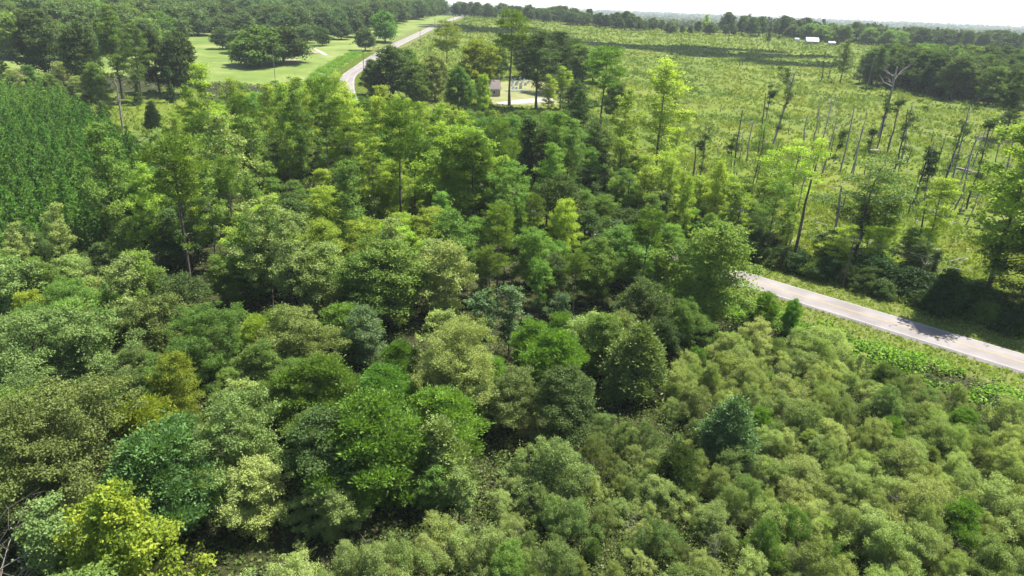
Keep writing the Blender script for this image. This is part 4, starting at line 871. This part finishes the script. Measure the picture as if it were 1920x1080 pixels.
for (bx, by) in [(1010, 905), (1190, 985), (1420, 880), (1765, 1040), (960, 1020), (1240, 1010), (1560, 830), (1850, 760), (800, 1080), (1640, 960), (1100, 900), (1330, 1040), (1500, 1080), (1890, 900), (700, 1060), (1460, 745), (1690, 850)]:
    dead(bx, by+30, by-18-20*rr_.random(), 0.05, 16, None, 0, 0.08, spread=0.6, fb=0.12, seed=int(by), bark='twig', broken=False, name='bare_shrub', desc='leafless twiggy dead shrub')
for (bx, by, ty, sp_) in [(1508, 360, 300, 0), (1520, 335, 285, 0), (1400, 395, 330, 0), (1380, 330, 312, 0), (1425, 250, 225, 0), (1555, 300, 255, .1), (1478, 250, 232, 0), (1530, 225, 180, .1), (1600, 300, 270, 0), (1620, 330, 300, 0), (1660, 300, 285, 0), (1690, 305, 270, 0),
        (1700, 310, 275, .1), (1760, 300, 250, 0), (1745, 270, 245, .2), (1850, 280, 240, .1), (1865, 310, 262, .2), (1905, 250, 215, .1), (1350, 210, 195, 0), (1370, 180, 165, 0), (1386, 125, 112, 0), (1392, 122, 110, 0), (1408, 88, 70, 0), (1418, 82, 60, .1),
        (1540, 152, 95, .1), (1552, 150, 120, 0), (1435, 78, 48, .1), (1365, 78, 65, 0), (1250, 75, 35, .1), (1237, 62, 40, 0), (1268, 110, 85, 0), (1365, 85, 74, 0), (1345, 62, 48, 0), (1295, 62, 38, .1), (1610, 160, 120, .1), (1625, 165, 110, .1), (1306, 330, 320, 0), (1345, 320, 300, 0), (1770, 420, 385, 0), (1655, 420, 395, .1), (1680, 360, 330, 0), (1580, 390, 365, 0), (1800, 400, 370, .1)]:
    dead(bx, by, ty, 0.13 if by > 200 else 0.22, 3 if sp_ else rr_.randrange(2), None, 0, 0.04+0.05*rr_.random(), spread=0.25+sp_*0.3, seed=int(by), bark=rr_.choice(['deadwood', 'burntwood', 'bark']), desc='short bare snag' if by-ty < 30 else 'tall bare snag')
rs_ = random.Random(29)
for i_ in range(36):
    bx = rs_.uniform(1230, 1900); by = rs_.uniform(270, 400+(bx-1230)*0.17); x, y = at(bx, by)
    if rd(x, y) < 12: continue
    hm = rs_.uniform(6, 20); z = tz(x, y); ty = by-hm*float(project(x, y, z)[1]-project(x, y, z+5)[1])/5
    lf = rs_.random() < 0.25
    dead(bx, by, ty, rs_.uniform(.1, .2), rs_.randrange(6), None, 12 if lf else 0, rs_.uniform(.01, .1), spread=rs_.uniform(.15, .3), fb=0.5, seed=i_+3, bark=rs_.choice(['deadwood', 'deadwood', 'burntwood']), desc='snag with leafy vine clumps' if lf else ('tall bare snag' if hm > 12 else 'short bare snag'), curve=0.04)
# fallen trunks
for (px, py, L_, a_) in [(1812, 325, 9, 1.9), (1640, 287, 4, 0.3)]:
    x, y = at(px, py); mb = MB(); p0 = np.array([0, 0, 0.7]); dv = np.array([math.cos(a_), math.sin(a_), 0.03])*L_/2
    mb.tube([p0-dv, p0, p0+dv*0.6, p0+dv], [0.6, 0.5, 0.34, 0.12], 7); s2 = p0+dv*0.2; mb.tube([s2, s2+np.array([0.8, 0.6, 0.9]), s2+np.array([1.2, 1.4, 1.6])], [0.16, 0.1, 0.03], 4); mb.tube([s2-dv*0.6, s2-dv*0.5+np.array([-0.7, 0.7, 1.1])], [0.14, 0.04], 4)
    prop(link('fallen_log', mb.mesh('fallen_log', [M['twig']], True), None, (x, y, tz(x, y))), 'pale fallen tree trunk lying ' + ('behind the cluster of snags' if px > 1700 else 'near the foot of the antlered dead tree'), 'log')

# ------------------------------------------------------------------ orchard, far woods
def far_ok(x, y, h):
    return vis(x, y, h, 30)
ORCH = [(-86, 470), (-84, 980), (-230, 1040), (-560, 1040), (-520, 640), (-330, 470), (-230, 440)]
n_or = 0
for (x, y) in grid(ORCH, 19, 31, 0.12):
    u, v, _ = project(x, y, tz(x, y))
    if not far_ok(x, y, 17): continue
    if u > 560 and v > 84-(u-560)*0.205: continue
    if 385 < u <= 560 and v > 78: continue
    if u <= 385 and v > 68: continue
    if 330 < u < 480 and rr_.random() < 0.35: continue
    if rd(x, y) > -17: continue
    if math.hypot(x, y) > (700 if u < 480 else 960): continue
    place('pecan_tree', 'pecan', x, y, 15+4*rr_.random(), 'pecan', 'tree', None, 'round dark green orchard tree', 'orchard trees beside the far road', wid=0.95+0.2*rr_.random()); n_or += 1
# woods behind the dark row at the left edge
LW = gpoly([(-60, 130), (60, 120), (330, 100), (395, 60), (400, 30), (330, 12), (150, 2), (-80, 0)])
n_lw = 0
for (x, y) in grid(LW, 18, 32):
    if not far_ok(x, y, 18) or not free(x, y, 4, hero_occ): continue
    u, v, _ = project(x, y, tz(x, y))
    if u > 330 and v > 60: continue
    if math.hypot(x, y) > 800: continue
    place('back_wood_tree', 'pecan' if rr_.random() < .6 else 'oak', x, y, 14+7*rr_.random(), rr_.choice(['fartree', 'fartree', 'mid', 'pecan']), 'tree', None, 'tree', 'trees of the wood behind the dark row', wid=0.95+0.2*rr_.random()); n_lw += 1  # distant woodland trees of no set species, pecan and oak crowns mixed
# the dark wood along the right of the field
DW = gpoly([(1618, 150), (1640, 168), (1700, 172), (1760, 185), (1850, 198), (1990, 215), (2010, 168), (1900, 150), (1760, 138), (1640, 132)])
n_dw = 0
for (x, y) in grid(DW, 10, 33):
    if not far_ok(x, y, 16): continue
    place('field_edge_tree', rr_.choice(['oak', 'gum', 'oak']), x, y, 14+6*rr_.random(), rr_.choice(['dark', 'mid', 'fartree', 'dark', 'fartree']), 'tree', None, 'dark wood tree', 'trees of the dark wood beside the field', wid=1.0+0.25*rr_.random()); n_dw += 1
# tree lines across the far side of the field
n_far = 0
def line_trees(pts, n, h0, h1, depth, mats, desc, group, key=('pecan', 'oak')):
    global n_far
    P = np.array([at(px, py) for px, py in pts]); c = np.concatenate([[0], np.cumsum(np.linalg.norm(np.diff(P, axis=0), axis=1))])
    for i_ in range(n):
        s = c[-1]*(i_+rr_.random()*0.8)/n; x = np.interp(s, c, P[:, 0]); y = np.interp(s, c, P[:, 1]); k = 1+rr_.random()*depth/max(200, math.hypot(x, y)); x *= k; y *= k
        if not far_ok(x, y, h1): continue
        place('distant_tree', rr_.choice(key), x, y, h0+(h1-h0)*rr_.random(), rr_.choice(mats), 'tree', None, desc, group, wid=1.0+0.3*rr_.random()); n_far += 1
FM = ['fartree', 'fartree', 'pecan', 'dark']
line_trees([(850, 31), (960, 36), (1040, 44), (1120, 52), (1200, 60)], 46, 11, 17, 70, FM, 'dark tree', 'trees of the line at the top of the field')
line_trees([(1090, 48), (1180, 56), (1280, 64), (1380, 70)], 20, 8, 12, 40, FM, 'low tree', 'trees of the line at the top of the field')
line_trees([(1358, 66), (1420, 70), (1500, 72), (1545, 74)], 24, 17, 22, 60, FM, 'tall dark tree', 'trees of the tall clump on the skyline', ('gum', 'oak'))
line_trees([(1480, 74), (1560, 80), (1620, 84), (1700, 92)], 26, 12, 17, 60, ['fartree', 'mid', 'mid', 'pecan'], 'tree', 'trees round the farmhouse')
line_trees([(1540, 76), (1640, 82), (1760, 92), (1920, 104), (1990, 110)], 60, 13, 20, 260, FM, 'tree', 'trees of the far wood beyond the farmhouse', ('pecan', 'oak', 'gum'))
hb(T_, 'gum', 1322, 60, 27, 'gum', 'tree', 'lone tall tree on the skyline with a light round crown', 1.6)
hb(T_, 'oak', 1570, 86, 74, 'dark', 'tree', 'dark round tree beside the white shed', 1.2)
hb(T_, 'vine', 1440, 78, 52, 'dark', 'tree', 'narrow dark tree standing in the far field', 1.4)
hb(T_, 'mid', 1460, 74, 66, 'dark', 'shrub', 'dark round bush at the far edge of the field', 1.3)
# endless woods to the horizon
rf = np.random.default_rng(77); mb = MB()
a = np.radians(-48+96*rf.random(9000)); d = np.exp(np.log(1250)+(np.log(7500)-np.log(1250))*rf.random(9000)); x, y = np.sin(a)*d, np.cos(a)*d
z = terrain(x, y)+15*np.clip((d-3500)/4000, 0, 1); rad = np.interp(d, [1250, 7500], [9, 38])
I = np.repeat(np.arange(len(x)), 16); m = len(I); dr = unit(rf.normal(size=(m, 3))); dr[:, 2] = np.abs(dr[:, 2])
hx = np.interp(d, [1250, 7500], [13, 30]); P = np.column_stack([x[I], y[I], z[I]])+dr*np.column_stack([rad[I], rad[I], hx[I]])*(0.8+0.3*rf.random((m, 1)))
leaves(mb, rf, P, unit(dr+rf.normal(size=(m, 3))*0.5), rad[I]*0.8, 0.9, np.clip(rf.random(len(x))[I]*0.6+0.2*rf.random(m), 0, 1))
prop(link('far_woods', mb.mesh('far_woods', [M['fartree']])), 'unbroken woodland reaching to the horizon', kind='stuff')

# ------------------------------------------------------------------ buildings
def simple(name, fn, mat, parent=None, smooth=False, loc=(0, 0, 0)):
    mb = MB(); fn(mb); return link(name, mb.mesh(name, [mat], smooth), parent, loc)
def gable(mb, x0, x1, y0, y1, z0, z1, th=0.18, ov=0.4):
    """gabled roof slabs with ridge along x"""
    ym_ = (y0+y1)/2
    for s, ya in ((-1, y0-ov), (1, y1+ov)):
        zz = z0-ov*(z1-z0)/((y1-y0)/2)
        v = [(x0-ov, ya, zz), (x1+ov, ya, zz), (x1+ov, ym_, z1), (x0-ov, ym_, z1)]; v += [(a, b, c+th) for a, b, c in v]
        mb.add(v, [(0, 1, 2, 3), (4, 7, 6, 5), (0, 4, 5, 1), (1, 5, 6, 2), (2, 6, 7, 3), (3, 7, 4, 0)])
def house(name, label, px, py, rot, L_, Wd, wh, rh, wallm, roofm, windows, doors, cat='building', trim=None, porch=False):
    x, y = at(px, py); e = bpy.data.objects.new(name, None); COL.objects.link(e); e.location = (x, y, tz(x, y)-0.1); e.rotation_euler = (0, 0, rot); prop(e, label, cat)
    def wall(mb):
        mb.box(-L_/2, L_/2, -Wd/2, Wd/2, -0.8, wh)
        for sx in (-L_/2+0.003, L_/2-0.003): mb.add([(sx, -Wd/2, wh+.002), (sx, Wd/2, wh+.002), (sx, 0, wh+rh)], [(0, 1, 2)])
    simple('wall', wall, wallm, e)
    simple('roof', lambda mb: gable(mb, -L_/2, L_/2, -Wd/2, Wd/2, wh+.05, wh+rh+.1), roofm, e)
    if trim: simple('trim', lambda mb: (mb.box(-L_/2-.45, L_/2+.45, -Wd/2-.47, -Wd/2-.42, wh-.35, wh-.05), mb.box(-L_/2-.45, L_/2+.45, Wd/2+.42, Wd/2+.47, wh-.35, wh-.05)), trim, e)
    for sx in windows:
        for s in (-1, 1):
            w = simple('window', lambda mb: mb.box(sx-.5, sx+.5, s*(Wd/2)-.04, s*(Wd/2)+.04, 1.0, 2.3), whitep, e); simple('pane', lambda mb: mb.box(sx-.42, sx+.42, s*(Wd/2+.05)-.012, s*(Wd/2+.05)+.012, 1.08, 2.22), glass, w)
    for sx in doors: simple('door', lambda mb: mb.box(sx-.5, sx+.5, -Wd/2-.05, -Wd/2+.03, 0, 2.1), doorm, e)
    if porch:
        simple('porch_roof', lambda mb: mb.add([(-L_/2, -Wd/2-.45, wh-.5), (L_/2, -Wd/2-.45, wh-.5), (L_/2, -Wd/2-2.6, wh-.9), (-L_/2, -Wd/2-2.6, wh-.9), (-L_/2, -Wd/2-.45, wh-.4), (L_/2, -Wd/2-.45, wh-.4), (L_/2, -Wd/2-2.6, wh-.8), (-L_/2, -Wd/2-2.6, wh-.8)], [(3, 2, 1, 0), (4, 5, 6, 7), (0, 1, 5, 4), (2, 3, 7, 6), (1, 2, 6, 5), (3, 0, 4, 7)]), roofm, e)
        for q in (-1, -.33, .33, 1): simple('porch_post', lambda mb: mb.box(q*(L_/2-.2)-.08, q*(L_/2-.2)+.08, -Wd/2-2.5, -Wd/2-2.34, 0, wh-.92), whitep, e)
    return e
def brick():
    m, t, N, L = nodes('red brick'); tc = N.new('ShaderNodeTexCoord'); b = N.new('ShaderNodeTexBrick'); b.inputs['Scale'].default_value = 4
    b.inputs['Color1'].default_value = (0.22, 0.045, 0.03, 1); b.inputs['Color2'].default_value = (0.28, 0.07, 0.045, 1); b.inputs['Mortar'].default_value = (0.3, 0.25, 0.2, 1); b.inputs['Mortar Size'].default_value = 0.01
    p = N.new('ShaderNodeBsdfPrincipled'); p.inputs['Roughness'].default_value = 0.9; o = N.new('ShaderNodeOutputMaterial'); L.new(tc.outputs['Object'], b.inputs[0]); L.new(b.outputs[0], p.inputs['Base Color']); L.new(p.outputs[0], o.inputs[0]); return m
whitep = noise_mat('white trim', [(0.7, 0.7, 0.68), (0.8, 0.8, 0.78)], 2); glass = noise_mat('window glass', [(0.03, 0.04, 0.05), (0.06, 0.07, 0.08)], 1, rough=0.1); doorm = noise_mat('door paint', [(0.2, 0.14, 0.1), (0.25, 0.18, 0.13)], 2)
shingle = noise_mat('brown-grey shingles', [(0.075, 0.058, 0.054), (0.13, 0.105, 0.10)], 1.5); tin = noise_mat('bright sheet metal', [(0.2, 0.2, 0.2), (0.36, 0.36, 0.36)], 0.3, rough=0.6); grey = noise_mat('weathered boards', [(0.3, 0.3, 0.3), (0.45, 0.45, 0.44)], 2, stretch=(1, 1, 6))
house('brick_building', 'small red brick building with brown-grey roof beside the graveyard', 905, 178, math.radians(12), 13, 9, 3.3, 2.6, brick(), shingle, (-4, 0, 4), (2,), trim=whitep)
house('farmhouse', 'grey farmhouse with bright metal roof at the far edge of the field', 1521, 82, math.radians(-8), 11, 7, 3.0, 2.6, grey, tin, (-5, -1.5, 5), (1.8,), trim=whitep, porch=True)
house('shed', 'long low white-roofed shed right of the farmhouse', 1560, 85, math.radians(-10), 7, 5, 2.2, 1.2, grey, tin, (), (0,), 'shed')
house('shed', 'tiny white hut left of the farmhouse', 1493, 77, 0.1, 3.5, 3, 2.0, 0.8, whitep, tin, (), (0,), 'shed')
stone = noise_mat('grey gravestone', [(0.32, 0.32, 0.33), (0.5, 0.5, 0.5)], 3); stone2 = noise_mat('pale marble', [(0.55, 0.55, 0.54), (0.75, 0.75, 0.73)], 3)
k_ = 0
for (px, py) in [(958, 150), (966, 151), (975, 150), (983, 152), (961, 156), (970, 157), (979, 156), (960, 162), (968, 161), (976, 163), (985, 161), (990, 157), (945, 151), (935, 150), (928, 151), (968, 168), (976, 167), (962, 168)]:
    x, y = at(px, py); s = 0.9+0.5*rr_.random(); w_ = 0.45*s; e = bpy.data.objects.new('gravestone', None); COL.objects.link(e); e.location = (x, y, tz(x, y)+.12); e.rotation_euler = (0, 0, 0.3+rr_.uniform(-.1, .1)); prop(e, None, 'gravestone', 'headstones of the graveyard')
    def slab(mb):
        n = 8; th = np.linspace(0, math.pi, n); top = [(w_*math.cos(q), 0.9*s+w_*0.5*math.sin(q)) for q in th]; pr = [(w_, .18)]+top+[(-w_, .18)]; m = len(pr)
        v = [(a, -.11, b) for a, b in pr]+[(a, .11, b) for a, b in pr]; mb.add(v, [(q, (q+1) % m, (q+1) % m+m, q+m) for q in range(m)]); c0, c1 = len(v), 0
        for o, rev in ((0, 0), (m, 1)): mb.add([v[o+q] for q in range(m)]+[(0, -.11 if o == 0 else .11, .5)], [((q, (q+1) % m, m) if rev else ((q+1) % m, q, m)) for q in range(m)])
    sm = stone if rr_.random() < .6 else stone2
    simple('headstone', slab, sm, e); simple('base', lambda mb: mb.box(-w_*1.3, w_*1.3, -.3, .3, -.3, .177), stone, e)
    PEND.append((e, 'grey headstone' if sm is stone else 'pale headstone', x, y, tz(x, y)+1))
# low kerb wall of the graveyard
pa, pb = at(948, 172), at(985, 172); mid_ = ((pa[0]+pb[0])/2, (pa[1]+pb[1])/2); ln = math.dist(pa, pb); an = math.atan2(pb[1]-pa[1], pb[0]-pa[0])
o = simple('low_wall', lambda mb: (mb.box(-ln/2, ln/2, -.15, .15, -.4, .55), mb.box(-ln/2-.05, ln/2+.05, -.2, .2, .552, .65)), stone2, None, False, (mid_[0], mid_[1], tz(*mid_))); o.rotation_euler = (0, 0, an); prop(o, 'low white wall along the front of the graveyard', 'wall')

# ------------------------------------------------------------------ car on the far road
def car(px, py):
    x, y = at(px, py); e = bpy.data.objects.new('car', None); COL.objects.link(e); e.location = (x, y, tz(x, y)+.235); k = int(np.argmin(np.hypot(RL[:, 0]-x, RL[:, 1]-y))); T = RL[k+1]-RL[k]; nn = unit(np.array([T[1], -T[0]])); e.location.x = RL[k][0]+nn[0]*1.5; e.location.y = RL[k][1]+nn[1]*1.5; e.rotation_euler = (0, 0, math.atan2(T[1], T[0])+math.pi/2*0)
    prop(e, 'dark car driving on the far stretch of road', 'car')
    paint = noise_mat('dark car paint', [(0.02, 0.022, 0.03), (0.03, 0.032, 0.04)], 1, rough=0.3); rub = noise_mat('tyre rubber', [(0.02, 0.02, 0.02), (0.03, 0.03, 0.03)], 3)
    def body(mb):
        pr = [(-2.3, .35), (-2.35, .85), (-1.9, 1.05), (-1.5, 1.1), (-.9, 1.62), (1.2, 1.66), (1.9, 1.15), (2.3, 1.0), (2.35, .4)]; m = len(pr)
        v = [(a, -.9, b) for a, b in pr]+[(a, .9, b) for a, b in pr]; mb.add(v, [(q, (q+1) % m, (q+1) % m+m, q+m) for q in range(m)])
        for o in (0, m): mb.add([v[o+q] for q in range(m)]+[(0, v[o][1], .8)], [(q, (q+1) % m, m) for q in range(m)])
    simple('body', body, paint, e)
    for s in (-1, 1): simple('side_window', lambda mb: mb.add([(-1.3, s*.91, 1.12), (1.6, s*.91, 1.15), (1.1, s*.91, 1.55), (-.85, s*.91, 1.53)], [(0, 1, 2, 3)]), glass, e)
    for sx in (-1.4, 1.4):
        for s in (-1, 1): simple('wheel', lambda mb: mb.tube([(sx, s*.95-.11, .35), (sx, s*.95+.11, .35)], [.35, .35], 12), rub, e)
    for s in (-1, 1): simple('headlight', lambda mb: mb.box(-2.37, -2.3, s*.6-.18, s*.6+.18, .68, .84), whitep, e)
car(822, 42)

# ------------------------------------------------------------------ power line
pole_spots = [((1568, 560), 8.6, 'utility pole among the dark bushes beside the road'), ((2130, 752), 9.5, 'utility pole at the roadside'), ((1345, 500), 9, 'utility pole behind the spreading tree'), ((1180, 420), 9, 'utility pole deep in the roadside trees'), ((985, 358), 9, 'utility pole by the dark vine-wrapped stem'),
              ((788, 84), 9.5, 'thin utility pole along the right verge of the far road'), ((815, 58), 9.5, 'farther thin pole on the right verge of the far road'), ((850, 43), 9.5, 'smallest pole near the crest of the far road'), ((682, 133), 9.5, 'utility pole at the foot of the far road'), ((516, 148), 12, 'pale pole at the edge of the mown grass')]
tops = []
for (px, py), hp, lab in pole_spots:
    x, y = at(px, py); 
    if hp < 9.4 or px > 2000:   # stands just behind the far verge
        kk = int(np.argmin(np.hypot(RL[:, 0]-x, RL[:, 1]-y))); T = unit(RL[kk+1]-RL[kk]); nn = np.array([T[1], -T[0]]); x, y = RL[kk]+nn*9.0
    e = bpy.data.objects.new('utility_pole', None); COL.objects.link(e); e.location = (x, y, tz(x, y)); prop(e, lab, 'utility pole')
    simple('pole', lambda mb: mb.tube([(0, 0, -1), (0, 0, hp/2), (0, 0, hp)], [.15, .12, .09], 8), M['palebark'] if px == 516 else M['bark'], e)
    ca = simple('crossarm', lambda mb: mb.box(-.9, .9, -.06, .06, hp-.75, hp-.6), M['bark'], e); ca.rotation_euler = (0, 0, -0.75+math.pi/2 if px > 900 else 0.1)
    tops.append(np.array([x, y, tz(x, y)+hp]))
wirem = noise_mat('aluminium wire', [(0.10, 0.10, 0.10), (0.16, 0.16, 0.16)], 1, rough=0.5)
order = [1, 0, 2, 3, 4]
for w_i, (off, dz, lab) in enumerate([(0.0, -0.02, 'topmost thin power wire strung along the road'), (0.8, -0.62, 'field-side thin power wire of the crossarm'), (-0.8, -0.62, 'road-side thin power wire of the crossarm'), (0.0, -2.3, 'lowest thin wire strung under the crossarm')]):
    mb = MB()
    for a, b in zip(order[:-1], order[1:]):
        A_, B_ = tops[a], tops[b]; t = np.linspace(0, 1, 12)[:, None]; dxy = unit((B_-A_)[None, :2])[0]; nn = np.array([-dxy[1], dxy[0], 0])*-off
        p = A_*(1-t)+B_*t+nn+np.array([0, 0, dz])-np.array([0, 0, 1])*(4*t*(1-t))*0.9; mb.tube(p, 0.009, 4)
    prop(link('power_wire', mb.mesh('power_wire', [wirem])), lab, 'power wire', 'wires of the roadside power line')

# ------------------------------------------------------------------ haze
hz, t_, N_, L_ = nodes('air haze'); pv = N_.new('ShaderNodeVolumePrincipled'); pv.inputs['Color'].default_value = (0.88, 0.94, 1.0, 1); pv.inputs['Density'].default_value = 0.000085; pv.inputs['Anisotropy'].default_value = 0.0
o_ = N_.new('ShaderNodeOutputMaterial'); L_.new(pv.outputs[0], o_.inputs['Volume'])
mb = MB(); mb.box(-9300, 9300, -9300, 9300, -3, 75); prop(link('haze', mb.mesh('haze', [hz])), 'thin bluish summer haze over the land', kind='stuff')

# ------------------------------------------------------------------ labels of the many: told apart by what they stand by
LM = [(n_, float(a_), float(b_)) for n_, a_, b_ in LANDMARKS]
SECT = ['right of', 'upper-right of', 'above', 'upper-left of', 'left of', 'lower-left of', 'below', 'lower-right of']
ORD = ['', 'second ', 'third ', 'fourth ', 'fifth ', 'sixth ', 'seventh ', 'eighth ', 'ninth ', 'tenth ', 'eleventh ', 'twelfth ']
cells = {}
for e, desc, x, y, z in PEND:
    if e.name.startswith('young_pine'): e['label'] = desc; continue
    u, v, w = (float(q) for q in project(x, y, z)); best = sorted((math.hypot(u-a_, v-b_), i_) for i_, (n_, a_, b_) in enumerate(LM)); dist, i_ = best[0]
    n_, a_, b_ = LM[i_]; s = int(round(math.degrees(math.atan2(-(v-b_), u-a_))/45)) % 8
    cells.setdefault((desc, i_, s), []).append((dist, e))
for (desc, i_, s), L_ in cells.items():
    L_.sort(key=lambda q: q[0])
    for k_, (d_, e) in enumerate(L_): e['label'] = f'{desc}, {ORD[k_] if k_ < 12 else str(k_+1)+"th "}{SECT[s]} {LM[i_][0]}'
print('COUNTS shrubs', n_sh, 'mix', n_mx, 'wood', n_wd, 'ypine', len(yp), 'orch', n_or, 'lw', n_lw, 'dw', n_dw, 'far', n_far, 'objects', len(bpy.data.objects), 'longest label', max((len(str(o.get('label', '')).split()), o.get('label')) for o in bpy.data.objects))
